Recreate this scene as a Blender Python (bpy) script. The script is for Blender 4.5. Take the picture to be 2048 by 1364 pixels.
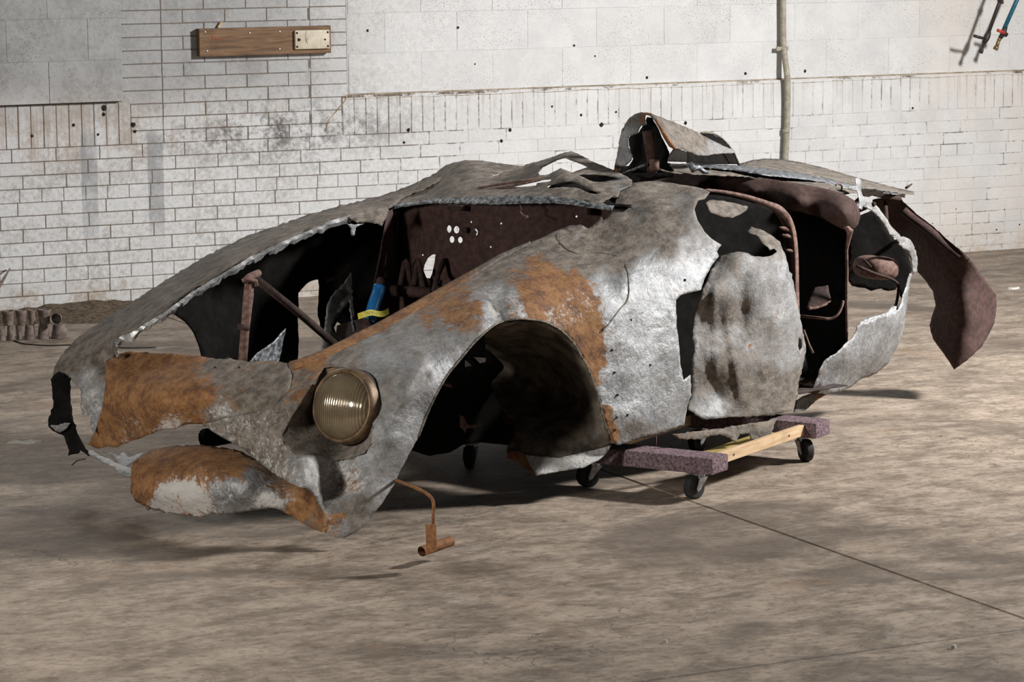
import bpy, bmesh, math, random
import numpy as np
from mathutils import Vector, Matrix, noise as mnoise
from mathutils.geometry import delaunay_2d_cdt

random.seed(7); rng = np.random.default_rng(7)
for o in list(bpy.data.objects): bpy.data.objects.remove(o)
scene = bpy.context.scene
COL = scene.collection

# ------------------------------------------------------------------ camera
F, PITCH, ROLL, YAW, CAMH, WALLD = 5877.1, 0.1428, 0.0084, 0.4515, 1.8972, 13.789
def cam_axes():
    cy, sy, cp, sp, cr, sr = math.cos(YAW), math.sin(YAW), math.cos(PITCH), math.sin(PITCH), math.cos(ROLL), math.sin(ROLL)
    f = np.array([sy*cp, cy*cp, -sp]); r = np.array([cy, -sy, 0.0]); d = np.cross(f, r)
    return np.array([cr*r+sr*d, -sr*r+cr*d, f])
CM = cam_axes(); CAM = np.array([0, 0, CAMH])
cd = bpy.data.cameras.new('camera'); cam = bpy.data.objects.new('camera', cd); COL.objects.link(cam)
cd.sensor_width = 36; cd.lens = F/2048*36; cd.clip_end = 200
mw = Matrix.Identity(4)
for i in range(3):
    mw[i][0] = CM[0][i]; mw[i][1] = -CM[1][i]; mw[i][2] = -CM[2][i]; mw[i][3] = CAM[i]
cam.matrix_world = mw
scene.camera = cam
scene.view_settings.view_transform = 'Standard'; scene.view_settings.look = 'None'
scene.view_settings.gamma = 1; scene.view_settings.use_curve_mapping = False
scene.view_settings.exposure = 0.0

# ------------------------------------------------------------------ light
w = bpy.data.worlds.new('world'); scene.world = w; w.use_nodes = True
w.node_tree.nodes['Background'].inputs[0].default_value = (0.95, 0.97, 1.0, 1)
w.node_tree.nodes['Background'].inputs[1].default_value = 0.04
def area(name, loc, target, size, power, color, spread=math.pi):
    ld = bpy.data.lights.new(name, 'AREA'); ld.shape = 'DISK'; ld.size = size; ld.energy = power; ld.color = color; ld.spread = spread
    o = bpy.data.objects.new(name, ld); COL.objects.link(o); o.location = loc
    o.rotation_euler = (Vector(target)-Vector(loc)).to_track_quat('-Z', 'Y').to_euler()
    return o
area('studio_lamp_right', (9.7, 7.0, 3.7), (6.4, 10.2, 0.5), 0.7, 590, (1.0, 0.985, 0.97), math.radians(150))
area('studio_lamp_left', (-0.4, 6.3, 1.62), (3.9, 8.6, 0.5), 0.5, 40, (1.0, 0.96, 0.9), math.radians(95))

area('studio_lamp_back', (3.4, 13.3, 3.2), (4.6, 7.2, 0.0), 1.0, 22, (1.0, 0.97, 0.93), math.radians(110))

# ------------------------------------------------------------------ frames and projection
PHI = math.radians(20.0); ORG = np.array([3.348, 8.075, 0.0])
CB = np.array([[math.cos(PHI), math.sin(PHI), 0], [-math.sin(PHI), math.cos(PHI), 0], [0, 0, 1.0]])   # car axes: rearward, to its right side, up
CC = CB @ (CAM-ORG)
def pray(px, py):                       # ray in world axes with unit depth
    return CM.T @ np.array([(px-1024)/F, (py-682)/F, 1.0])
def pt(px, py, ax, v):                  # pixel + one car coordinate -> point in car axes
    i = 'xyz'.index(ax); r = CB @ pray(px, py)
    return CC + r*(v-CC[i])/r[i]
def depth(px, py, ax, v):
    i = 'xyz'.index(ax); r = CB @ pray(px, py)
    return (v-CC[i])/r[i]
def wallp(px, py, off=0.0):             # pixel -> (x, z) on the wall
    v = pray(px, py); p = v*((WALLD-off)/v[1]); return p[0], p[2]+CAMH
def floorp(px, py, z=0.0):
    v = pray(px, py); p = v*((z-CAMH)/v[2]); return p[0], p[1]
def project(p):
    c = CM @ (np.array(p)-CAM); return 1024+F*c[0]/c[2], 682+F*c[1]/c[2]

# ------------------------------------------------------------------ materials
class NT:
    def __init__(s, name):
        s.m = bpy.data.materials.new(name); s.m.use_nodes = True; s.t = s.m.node_tree; s.t.nodes.clear()
        s.out = s.t.nodes.new('ShaderNodeOutputMaterial'); s.b = s.t.nodes.new('ShaderNodeBsdfPrincipled')
        s.t.links.new(s.b.outputs[0], s.out.inputs[0]); s._co = {}
    def n(s, ty, **kw):
        nd = s.t.nodes.new(ty)
        for k, v in kw.items(): setattr(nd, k, v)
        return nd
    def l(s, a, b): s.t.links.new(a, b)
    def val(s, sock, v):
        if isinstance(v, (int, float)): sock.default_value = v
        elif isinstance(v, (tuple, list)): sock.default_value = tuple(v)+((1,) if len(v) == 3 and sock.type == 'RGBA' else ())
        else: s.l(v, sock)
    def coord(s, kind='Object', scale=(1, 1, 1), rot=(0, 0, 0)):
        if kind == 'World':
            g = s.n('ShaderNodeNewGeometry').outputs['Position']
        else:
            g = s.n('ShaderNodeTexCoord').outputs[kind]
        mp = s.n('ShaderNodeMapping'); mp.inputs['Scale'].default_value = scale; mp.inputs['Rotation'].default_value = rot
        s.l(g, mp.inputs[0]); return mp.outputs[0]
    def noise(s, co, scale, detail=5, rough=.6, dist=0.0):
        nd = s.n('ShaderNodeTexNoise'); s.l(co, nd.inputs['Vector']); nd.inputs['Scale'].default_value = scale
        nd.inputs['Detail'].default_value = detail; nd.inputs['Roughness'].default_value = rough; nd.inputs['Distortion'].default_value = dist
        return nd.outputs[0]
    def voro(s, co, scale, feature='F1'):
        nd = s.n('ShaderNodeTexVoronoi', feature=feature); s.l(co, nd.inputs['Vector']); nd.inputs['Scale'].default_value = scale
        return nd.outputs['Distance']
    def ramp(s, fac, stops, interp='LINEAR'):
        r = s.n('ShaderNodeValToRGB'); r.color_ramp.interpolation = interp
        e = r.color_ramp.elements
        while len(e) < len(stops): e.new(0.5)
        for el, (p, c) in zip(e, stops):
            el.position = p; el.color = (c, c, c, 1) if isinstance(c, (int, float)) else (*c, 1)
        s.val(r.inputs[0], fac); return r.outputs[0]
    def math(s, op, a, b=0.5, clamp=False):
        m = s.n('ShaderNodeMath', operation=op, use_clamp=clamp); s.val(m.inputs[0], a); s.val(m.inputs[1], b); return m.outputs[0]
    def mix(s, fac, a, b, blend='MIX'):
        m = s.n('ShaderNodeMix', data_type='RGBA', blend_type=blend); s.val(m.inputs[0], fac); s.val(m.inputs[6], a); s.val(m.inputs[7], b); return m.outputs[2]
    def sstep(s, x, lo, hi):
        m = s.n('ShaderNodeMapRange', interpolation_type='SMOOTHSTEP'); s.val(m.inputs[0], x)
        s.val(m.inputs[1], lo); s.val(m.inputs[2], hi); return m.outputs[0]
    def bump(s, h, strength=.3, dist=.01, normal=None):
        b = s.n('ShaderNodeBump'); b.inputs['Strength'].default_value = strength; b.inputs['Distance'].default_value = dist
        s.l(h, b.inputs['Height'])
        if normal is not None: s.l(normal, b.inputs['Normal'])
        return b.outputs[0]
    def done(s, color, rough=.7, metal=0.0, normal=None, spec=.5):
        s.val(s.b.inputs['Base Color'], color); s.val(s.b.inputs['Roughness'], rough); s.val(s.b.inputs['Metallic'], metal)
        s.val(s.b.inputs['Specular IOR Level'], spec)
        if normal is not None: s.l(normal, s.b.inputs['Normal'])
        return s.m

def mat_simple(name, a, b, scale=30, rough=.7, metal=0.0, bump=.25, spec=.4, bdist=.004):
    t = NT(name); co = t.coord('Object'); nz = t.noise(co, scale, 6, .65)
    return t.done(t.mix(t.sstep(nz, .35, .68), a, b), rough, metal, t.bump(nz, bump, bdist), spec)

def mat_skin(name, silver=(.31, .315, .32), dustc=((.075, .062, .050), (.20, .170, .140)), metal=.45):
    """burnt sheet metal: mask R = rust, G = dust film, B = white corrosion; the rest is bare aluminium"""
    t = NT(name); co = t.coord('Object')
    at = t.n('ShaderNodeAttribute', attribute_name='mask'); sp = t.n('ShaderNodeSeparateColor'); t.l(at.outputs['Color'], sp.inputs[0])
    R, G, B = sp.outputs
    big = t.noise(co, 5.5, 8, .68, .1); mid = t.noise(co, 17, 8, .7, .0); fine = t.noise(co, 70, 6, .7); micro = t.noise(co, 260, 3, .6)
    comb = t.math('ADD', t.math('MULTIPLY', big, .45), t.math('ADD', t.math('MULTIPLY', mid, .33), t.math('MULTIPLY', fine, .22)))
    def patch(amt, nz, soft=.09, hi=.76):
        # amount 0 gives nothing, 1 gives everything
        th = t.math('SUBTRACT', hi, t.math('MULTIPLY', amt, .52))
        d = t.math('SUBTRACT', nz, th)
        return t.sstep(d, -soft, soft)
    n12 = t.noise(co, 11, 9, .72, .1); n90 = t.noise(co, 95, 5, .75)
    sil = t.ramp(t.math('ADD', t.math('MULTIPLY', n12, .55), t.math('MULTIPLY', fine, .45)), [(.34, tuple(c*.38 for c in silver)), (.44, tuple(c*.75 for c in silver)), (.52, tuple(c*1.0 for c in silver)), (.60, tuple(c*1.35 for c in silver)), (.68, tuple(c*1.75 for c in silver))])
    sil = t.mix(t.math('MULTIPLY', t.sstep(t.noise(t.coord('Object', (1, 1, 1), (.9, .3, 2.0)), 13, 8, .7), .54, .66), .5), sil, (.17, .135, .10))
    scr = t.noise(t.coord('Object', (5, 5, 70), (.5, .35, .2)), 3.0, 5, .6); sil = t.mix(t.math('MULTIPLY', t.sstep(scr, .63, .70), .45), sil, (.62, .62, .62))
    dust = t.mix(t.sstep(t.noise(t.coord('Object', (1, 2, 2)), 16, 9, .72), .36, .64), dustc[0], dustc[1])
    dust = t.mix(t.math('MULTIPLY', t.sstep(fine, .55, .68), .5), dust, tuple(c*1.35 for c in dustc[1]))
    col = t.mix(patch(G, comb, .13), sil, dust)
    rustc = t.ramp(t.math('ADD', t.math('MULTIPLY', mid, .6), t.math('MULTIPLY', fine, .4)), [(.30, (.055, .026, .016)), (.42, (.125, .055, .026)), (.50, (.215, .098, .034)), (.58, (.29, .150, .060)), (.72, (.20, .115, .070))])
    n2 = t.noise(t.coord('Object', (1, 1, 1), (.4, .2, .9)), 9.0, 9, .7, .1)
    n45 = t.noise(co, 45, 7, .75, .0)
    rp = patch(R, t.math('ADD', t.math('MULTIPLY', n2, .45), t.math('MULTIPLY', n45, .55)), .06)
    col = t.mix(rp, col, rustc)
    n3 = t.noise(t.coord('Object', (1, 1, 1), (1.4, .7, .1)), 34.0, 9, .78, .0)
    wp = patch(B, t.math('ADD', t.math('MULTIPLY', n3, .55), t.math('MULTIPLY', n90, .45)), .06, .735)
    col = t.mix(t.math('MULTIPLY', wp, .9), col, (.50, .485, .46))
    pits = t.sstep(micro, .64, .74)
    col = t.mix(t.math('MULTIPLY', pits, .75), col, (.05, .035, .025))
    cover = t.math('MAXIMUM', rp, t.math('MAXIMUM', patch(G, comb, .13), wp))
    mt = t.math('MULTIPLY', t.math('SUBTRACT', 1.0, cover), metal)
    rg = t.math('ADD', t.math('MULTIPLY', cover, .30), t.math('ADD', .42, t.math('MULTIPLY', mid, .2)))
    h = t.math('ADD', t.math('MULTIPLY', mid, 1.2), t.math('ADD', t.math('MULTIPLY', fine, .5), t.math('MULTIPLY', rp, .15)))
    nb = t.bump(big, .55, .035); nb = t.bump(h, .34, .012, nb)
    return t.done(col, rg, mt, nb, .45)

M = {}
M['skin'] = mat_skin('wreck_skin')
M['inner'] = mat_simple('burnt_inner_steel', (.016, .012, .010), (.045, .030, .024), 22, .9, 0, .4)
M['soot_shade'] = mat_simple('shaded_sooty_steel', (.003, .0028, .0025), (.009, .0075, .0065), 22, .95, 0, .3, .15)  # near-black: the shade inside the body is put into this colour
M['liner'] = mat_simple('sooty_liner', (.040, .032, .024), (.17, .14, .105), 14, .6, .15, .5)
M['bezel'] = mat_simple('tarnished_bezel', (.07, .042, .024), (.17, .11, .06), 30, .5, .4, .3)
M['rust'] = mat_simple('brown_rust', (.032, .0155, .0125), (.068, .034, .028), 45, .85, 0, .35)
M['rust_dark'] = mat_simple('dark_rust', (.020, .012, .010), (.055, .028, .021), 40, .9, 0, .35)
M['rust_pink'] = mat_simple('pinkish_rust', (.095, .050, .040), (.22, .135, .11), 60, .8, 0, .4)
M['rust_orange'] = mat_simple('orange_rust', (.14, .055, .02), (.27, .125, .045), 60, .8, 0, .35)
M['alu'] = mat_simple('bare_aluminium', (.28, .285, .29), (.62, .62, .61), 24, .42, .55, .5)
M['alu_dark'] = mat_simple('sooty_aluminium', (.035, .037, .040), (.34, .36, .38), 60, .5, .4, .8)
M['carpet'] = None
M['black'] = mat_simple('black_rubber', (.012, .012, .012), (.028, .027, .026), 40, .75, 0, .2)
M['zinc'] = mat_simple('zinc_plate', (.25, .26, .27), (.5, .5, .5), 50, .35, .8, .2)
M['clay'] = mat_simple('sooty_clay', (.10, .078, .068), (.25, .195, .16), 28, .9, 0, .4)
M['dirt'] = mat_simple('dirt', (.05, .035, .022), (.18, .13, .08), 40, .95, 0, .6)
M['blue'] = mat_simple('blue_tape', (.010, .13, .36), (.02, .20, .50), 12, .35, 0, .2)
M['yellow'] = mat_simple('yellow_tape', (.55, .47, .04), (.72, .64, .10), 12, .5, 0, .2)
M['ink'] = mat_simple('dark_ink', (.03, .03, .01), (.06, .06, .02), 12, .6, 0, .1)
M['hole'] = mat_simple('dark_hole', (.010, .008, .007), (.03, .022, .018), 40, .95, 0, .2)
M['cream'] = mat_simple('cream_enamel', (.46, .40, .30), (.60, .54, .43), 20, .45, 0, .15)
M['red'] = mat_simple('red_plastic', (.45, .035, .02), (.62, .07, .04), 20, .4, 0, .1)
M['hose_black'] = mat_simple('black_pipe', (.030, .022, .022), (.055, .045, .04), 20, .5, .2, .1)
M['hose_blue'] = mat_simple('blue_hose', (.012, .085, .15), (.02, .13, .20), 20, .45, 0, .1)
M['brass'] = mat_simple('tarnished_brass', (.16, .11, .04), (.32, .24, .11), 30, .4, .6, .2)
M['conduit'] = mat_simple('painted_conduit', (.28, .25, .19), (.42, .39, .31), 30, .55, 0, .2)
M['chip'] = mat_simple('plaster_chip', (.45, .42, .37), (.7, .67, .62), 20, .9, 0, .3)
M['weld'] = mat_simple('seam_weld', (.05, .045, .035), (.25, .22, .17), 80, .6, .3, .6)

def mk_carpet():
    t = NT('mauve_carpet'); co = t.coord('Object'); n1 = t.noise(co, 130, 4, .8); n2 = t.noise(co, 380, 2, .7)
    c = t.mix(t.sstep(n1, .36, .64), (.085, .055, .065), (.36, .26, .285))
    return t.done(c, .95, 0, t.bump(t.math('ADD', n1, n2), .9, .006), .1)
M['carpet'] = mk_carpet()

def mk_wood(name, a, b, sc=(2, 26, 26)):
    t = NT(name); co = t.coord('Object', sc); n1 = t.noise(co, 3.0, 6, .6, .5); n2 = t.noise(t.coord('Object'), 9, 4, .6)
    c = t.mix(t.sstep(n1, .3, .7), a, b); c = t.mix(t.math('MULTIPLY', t.sstep(n2, .5, .75), .4), c, tuple(x*.55 for x in a))
    return t.done(c, .6, 0, t.bump(n1, .15, .003), .3)
M['wood_brown'] = mk_wood('stained_plank', (.10, .052, .024), (.22, .125, .062))
M['wood_pale'] = mk_wood('raw_pine', (.45, .30, .17), (.62, .45, .28))
M['wood_ochre'] = mk_wood('ochre_pine', (.24, .17, .05), (.38, .29, .10))

def mk_glass():
    t = NT('amber_fluted_lens'); co = t.coord('Object')
    wv = t.n('ShaderNodeTexWave', wave_type='BANDS', bands_direction='X'); t.l(co, wv.inputs[0]); wv.inputs['Scale'].default_value = 34; wv.inputs['Distortion'].default_value = .25
    n1 = t.noise(co, 20, 5, .6)
    c = t.mix(n1, (.11, .08, .045), (.27, .21, .13))
    m = t.done(c, .13, .35, t.bump(wv.outputs[1], .5, .004), .8)
    t.b.inputs['Coat Weight'].default_value = .8; t.b.inputs['Coat Roughness'].default_value = .06
    return m
M['lens'] = mk_glass()

def mk_wall(name, block=False, mortar=False):
    t = NT(name); P = t.coord('World'); sx = t.n('ShaderNodeSeparateXYZ'); t.l(P, sx.inputs[0]); X, Z = sx.outputs[0], sx.outputs[2]
    big = t.noise(P, 1.3, 6, .6, .3); mid = t.noise(P, 6, 7, .65); fine = t.noise(P, 42, 6, .7); tiny = t.noise(P, 150, 3, .65)
    streak = t.noise(t.coord('World', (16, 1, .9)), 3.2, 5, .6)
    oi = t.n('ShaderNodeObjectInfo').outputs['Random']
    white = t.mix(t.sstep(mid, .3, .7), (.60, .605, .61), (.73, .73, .725))
    white = t.mix(t.math('MULTIPLY', oi, .16), white, (.42, .40, .37))
    left = t.sstep(X, 7.1, 4.9)                             # the painted wall is dirtier behind the front of the car
    # grime: mottled soot, denser to the left
    soot_shade = t.math('MULTIPLY', t.sstep(t.math('ADD', t.math('MULTIPLY', mid, .5), t.math('MULTIPLY', fine, .5)), .42, .66), t.math('ADD', .12, t.math('MULTIPLY', left, .62)))
    col = t.mix(soot_shade, white, (.27, .265, .26))
    tl = t.math('MULTIPLY', t.math('MULTIPLY', t.sstep(t.math('ADD', Z, t.math('MULTIPLY', big, .3)), 1.0, 1.3), t.sstep(X, 6.1, 5.2)), t.math('ADD', .38, t.math('MULTIPLY', mid, .55)))  # upper left of the wall toned darker, mottled
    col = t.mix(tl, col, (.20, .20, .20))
    # ragged soot band around z .85 on the pier
    def bell(v, c, wd): 
        d = t.math('DIVIDE', t.math('SUBTRACT', v, c), wd); return t.math('POWER', 2.718, t.math('MULTIPLY', t.math('MULTIPLY', d, d), -1.0))
    band = t.math('MULTIPLY', bell(t.math('ADD', Z, t.math('MULTIPLY', big, .25)), .99, .12), bell(X, 5.4, .6))
    band = t.math('MULTIPLY', band, t.sstep(t.math('ADD', t.math('MULTIPLY', mid, .6), t.math('MULTIPLY', fine, .4)), .40, .62))
    col = t.mix(t.math('MULTIPLY', band, 1.25, True), col, (.10, .10, .10))
    # rusty stain under the left bay
    st = t.math('MULTIPLY', bell(t.math('ADD', Z, t.math('MULTIPLY', mid, .2)), 1.0, .16), bell(X, 4.2, .75))
    st = t.math('MULTIPLY', st, t.sstep(t.math('ADD', mid, streak), .75, 1.25))
    col = t.mix(t.math('MULTIPLY', st, .6), col, (.34, .235, .16))
    # two pale grey vertical strips where something was taken off
    for cx in (4.40, 4.74):
        s1 = t.math('MULTIPLY', t.sstep(X, cx-.045, cx-.037), t.sstep(X, cx+.045, cx+.037))
        s1 = t.math('MULTIPLY', s1, t.math('MULTIPLY', t.sstep(Z, .25, .55), t.sstep(Z, .92, .84)))
        s1 = t.math('MULTIPLY', s1, t.sstep(mid, .25, .55))
        col = t.mix(t.math('MULTIPLY', s1, .75), col, (.24, .25, .26))
    # ochre run-off below the sill and at the floor, ochre patch on the right
    run = t.math('MULTIPLY', t.sstep(Z, .83, 1.0), t.sstep(Z, 1.03, 1.0)); run = t.math('MULTIPLY', run, t.sstep(streak, .5, .72))
    col = t.mix(t.math('MULTIPLY', run, .55), col, (.36, .28, .20))
    ft = t.math('MULTIPLY', t.sstep(Z, .24, .0), t.sstep(t.math('ADD', mid, t.math('MULTIPLY', fine, .5)), .55, 1.0))
    col = t.mix(t.math('MULTIPLY', ft, .8), col, (.33, .235, .135))
    wr = t.math('MULTIPLY', t.sstep(X, 8.9, 9.7), t.sstep(big, .3, .65))
    col = t.mix(t.math('MULTIPLY', wr, .45), col, (.66, .55, .44))
    sr = t.math('MULTIPLY', t.sstep(streak, .58, .8), t.math('MULTIPLY', left, .6)); col = t.mix(sr, col, (.33, .29, .24))
    if block:
        sp = t.sstep(tiny, .58, .65); gp = t.sstep(t.noise(P, 4.5, 4, .6), .38, .58)
        col = t.mix(t.math('MULTIPLY', t.math('MULTIPLY', sp, gp), .75), col, (.12, .11, .10))
    else:
        sp = t.sstep(tiny, .62, .70); col = t.mix(t.math('MULTIPLY', sp, t.math('ADD', .3, t.math('MULTIPLY', left, .5))), col, (.16, .13, .10))
    if mortar:
        gap = t.sstep(t.math('ADD', t.math('MULTIPLY', t.noise(P, 4.0, 7, .72), .7), t.math('ADD', t.math('MULTIPLY', fine, .3), t.math('MULTIPLY', left, .17))), .50, .60)
        col = t.mix(t.math('MULTIPLY', gap, .95), t.mix(.12, col, (.4, .37, .33)), t.mix(mid, (.055, .043, .032), (.17, .12, .08)))
    h = t.math('ADD', t.math('MULTIPLY', mid, .7), t.math('ADD', fine, t.math('MULTIPLY', tiny, .5)))
    return t.done(col, .62, 0, t.bump(h, .35, .006), .35)
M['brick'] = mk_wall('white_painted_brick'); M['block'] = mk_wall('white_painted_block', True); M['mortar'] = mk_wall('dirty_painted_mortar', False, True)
M['sill'] = mat_simple('dusty_sill', (.23, .165, .10), (.48, .40, .30), 18, .9, 0, .4)

def mk_floor():
    t = NT('worn_concrete'); P = t.coord('World'); Ps = t.coord('World', (.75, 1.15, 1)); 
    big = t.noise(Ps, .9, 6, .62, .8); mid = t.noise(Ps, 6.5, 9, .74, .3); fine = t.noise(t.coord('World', (.8, 1.2, 1)), 34, 8, .74, .2); tiny = t.noise(P, 120, 4, .7)
    scr = t.noise(t.coord('World', (.6, 3, 1), (0, 0, .25)), 12, 6, .65, .6)
    col = t.mix(t.sstep(mid, .34, .66), (.165, .127, .094), (.40, .325, .255))
    col = t.mix(t.math('MULTIPLY', t.sstep(fine, .5, .64), .62), col, (.10, .074, .055))
    col = t.mix(t.math('MULTIPLY', t.sstep(fine, .46, .32), .6), col, (.46, .385, .31))
    col = t.mix(t.math('MULTIPLY', t.sstep(big, .50, .64), .72), col, (.095, .073, .056))
    col = t.mix(t.math('MULTIPLY', t.sstep(scr, .60, .72), .6), col, (.10, .078, .06))
    vo = t.n('ShaderNodeTexVoronoi', feature='DISTANCE_TO_EDGE'); wc = t.n('ShaderNodeVectorMath', operation='ADD'); t.l(P, wc.inputs[0]); nzc = t.n('ShaderNodeTexNoise'); t.l(P, nzc.inputs['Vector']); nzc.inputs['Scale'].default_value = 2.5; nzc.inputs['Detail'].default_value = 6; t.l(nzc.outputs['Color'], wc.inputs[1]); t.l(wc.outputs[0], vo.inputs['Vector']); vo.inputs['Scale'].default_value = 1.7
    crk = t.math('MULTIPLY', t.sstep(vo.outputs['Distance'], .008, .002), t.sstep(t.noise(P, 1.1, 3, .5), .52, .62)); col = t.mix(t.math('MULTIPLY', crk, .7), col, (.05, .04, .03))
    pale = t.sstep(t.noise(Ps, 2.2, 7, .7, .9), .60, .72); col = t.mix(t.math('MULTIPLY', pale, .55), col, (.42, .385, .34))
    rr = t.sstep(t.noise(P, 1.8, 6, .7, .6), .58, .72); col = t.mix(t.math('MULTIPLY', rr, .4), col, (.27, .17, .095))
    col = t.mix(t.math('MULTIPLY', t.sstep(tiny, .64, .72), .6), col, (.055, .042, .033)); col = t.mix(t.math('MULTIPLY', t.sstep(tiny, .33, .27), .6), col, (.52, .48, .43))
    h = t.math('ADD', mid, t.math('ADD', t.math('MULTIPLY', fine, .8), t.math('MULTIPLY', tiny, .3)))
    return t.done(col, t.math('ADD', .52, t.math('MULTIPLY', mid, .3)), 0, t.bump(h, .4, .008), .35)
M['floor'] = mk_floor()

# ------------------------------------------------------------------ mesh helpers
def link(name, me, mat, parent=None):
    o = bpy.data.objects.new(name, me); COL.objects.link(o)
    if mat is not None and not me.materials: me.materials.append(M[mat] if isinstance(mat, str) else mat)
    if parent is not None: o.parent = parent
    return o
def from_bm(name, bm, mat, parent=None, smooth=False):
    me = bpy.data.meshes.new(name); bm.to_mesh(me); bm.free()
    if smooth: me.polygons.foreach_set('use_smooth', [True]*len(me.polygons))
    return link(name, me, mat, parent)
def tag(o, label, cat, group=None):
    o['label'] = label; o['category'] = cat
    if group: o['group'] = group
    return o
def empty(name, loc, rz, label, cat, group=None):
    o = bpy.data.objects.new(name, None); COL.objects.link(o); o.location = loc; o.rotation_euler = (0, 0, rz); o.empty_display_size = .1
    return tag(o, label, cat, group)
def box_bm(c, s, bev=0.0, seg=1, bm=None, mat=None):
    b = bmesh.new() if bm is None else bm
    r = bmesh.ops.create_cube(b, size=1)
    for v in r['verts']: v.co = Vector((v.co.x*s[0], v.co.y*s[1], v.co.z*s[2]))
    if bev > 0:
        ed = list({e for v in r['verts'] for e in v.link_edges}); g = bmesh.ops.bevel(b, geom=ed, offset=bev, segments=seg, affect='EDGES', profile=.6)
        vs = list({v for f in g['faces'] for v in f.verts} | {v for v in r['verts'] if v.is_valid})
    else: vs = r['verts']
    if bm is None: vs = b.verts
    for v in vs:
        p = v.co if mat is None else mat @ v.co
        v.co = p+Vector(c)
    return b
def tube_bm(pts, r, seg=10, bm=None, caps=True, closed=False):
    b = bmesh.new() if bm is None else bm
    pts = [Vector(p) for p in pts]; n = len(pts); rs = r if isinstance(r, (list, tuple)) else [r]*n
    rings = []; up = None
    for i, p in enumerate(pts):
        a = pts[(i-1) % n] if closed else pts[max(i-1, 0)]; c = pts[(i+1) % n] if closed else pts[min(i+1, n-1)]
        d = (c-a).normalized()
        if up is None: up = d.orthogonal().normalized()
        up = (up-d*up.dot(d)).normalized(); sd = d.cross(up)
        rings.append([b.verts.new(p+(up*math.cos(t)+sd*math.sin(t))*rs[i]) for t in [2*math.pi*k/seg for k in range(seg)]])
    m = n if closed else n-1
    for i in range(m):
        A, B = rings[i], rings[(i+1) % n]
        for k in range(seg): b.faces.new((A[k], A[(k+1) % seg], B[(k+1) % seg], B[k]))
    if caps and not closed: b.faces.new(rings[0][::-1]); b.faces.new(rings[-1])
    return b
def crom(pts, per=6):
    P = [np.array(p, float) for p in pts]; P = [2*P[0]-P[1]]+P+[2*P[-1]-P[-2]]; out = []
    for i in range(1, len(P)-2):
        for k in range(per):
            t = k/per; a, b, c, d = P[i-1:i+3]
            out.append(.5*((2*b)+(-a+c)*t+(2*a-5*b+4*c-d)*t*t+(-a+3*b-3*c+d)*t**3))
    out.append(P[-2]); return out
def tube(name, pts, r, mat, parent, seg=10, smooth_path=0):
    if smooth_path: pts = crom(pts, smooth_path)
    return from_bm(name, tube_bm(pts, r, seg), mat, parent, True)
def lathe_bm(prof, seg=20, bm=None, M4=None):
    b = bmesh.new() if bm is None else bm; rings = []
    for (r, z) in prof:
        ring = []
        for k in range(seg):
            a = 2*math.pi*k/seg; p = Vector((r*math.cos(a), r*math.sin(a), z)); ring.append(b.verts.new(M4 @ p if M4 else p))
        rings.append(ring)
    for A, B in zip(rings, rings[1:]):
        for k in range(seg): b.faces.new((A[k], A[(k+1) % seg], B[(k+1) % seg], B[k]))
    return b

# ---- sheet metal: an outline seen from the door, given its own place and curvature in the car's axes
class Field:
    """inverse depth as a thin-plate spline over pixel positions; planes come out exact"""
    def __init__(s, ctrl, smooth=1e-4):
        s.p = np.array([(c[0], c[1]) for c in ctrl], float)/500.0
        wv = np.array([1.0/depth(*c) for c in ctrl]); n = len(ctrl)
        K = s.U(np.linalg.norm(s.p[:, None]-s.p[None], axis=2))+smooth*np.eye(n)
        Pm = np.hstack([np.ones((n, 1)), s.p]); A = np.zeros((n+3, n+3)); A[:n, :n] = K; A[:n, n:] = Pm; A[n:, :n] = Pm.T
        sol = np.linalg.lstsq(A, np.concatenate([wv, np.zeros(3)]), rcond=None)[0]; s.w, s.a = sol[:n], sol[n:]
    @staticmethod
    def U(r): return np.where(r > 1e-9, r*r*np.log(np.maximum(r, 1e-9)), 0.0)
    def __call__(s, xy):
        q = np.asarray(xy, float)/500.0
        return 1.0/(s.U(np.linalg.norm(q[:, None]-s.p[None], axis=2)) @ s.w + s.a[0] + q @ s.a[1:])
def inside(poly, pts):
    poly = np.asarray(poly, float); x, y = pts[:, 0], pts[:, 1]; r = np.zeros(len(pts), bool)
    for (x0, y0), (x1, y1) in zip(poly, np.roll(poly, -1, axis=0)):
        c = ((y0 > y) != (y1 > y)); r ^= c & (x < (x1-x0)*(y-y0)/((y1-y0) if y1 != y0 else 1e-9)+x0)
    return r
def resample(poly, step, jag=0.0):
    out = []; n = len(poly)
    for i in range(n):
        a = np.array(poly[i], float); b = np.array(poly[(i+1) % n], float); L = np.linalg.norm(b-a); k = max(1, int(round(L/step)))
        nr = np.array([-(b-a)[1], (b-a)[0]])/max(L, 1e-9)
        for j in range(k):
            p = a+(b-a)*j/k
            if jag and j: p = p+nr*rng.normal(0, jag)
            out.append(p)
    return np.array(out)
def paintmask(xy, paint):
    if not paint: return np.tile([.1, .6, .05], (len(xy), 1))
    wn = np.array([[mnoise.noise(Vector((x/55, y/55, 0)))*26+mnoise.noise(Vector((x/17, y/17, 5)))*11, mnoise.noise(Vector((x/55, y/55, 9)))*26+mnoise.noise(Vector((x/17, y/17, 14)))*11] for x, y in xy]); xy = xy+wn
    num = np.zeros((len(xy), 3)); den = np.full((len(xy), 1), 1e-12)
    for (x, y, r, c) in paint:
        d2 = ((xy-np.array([x, y]))**2).sum(1); wgt = (1.0/(1+d2/(r*r))**2.2)[:, None]
        num += wgt*np.array(c); den += wgt
    return num/den
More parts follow.
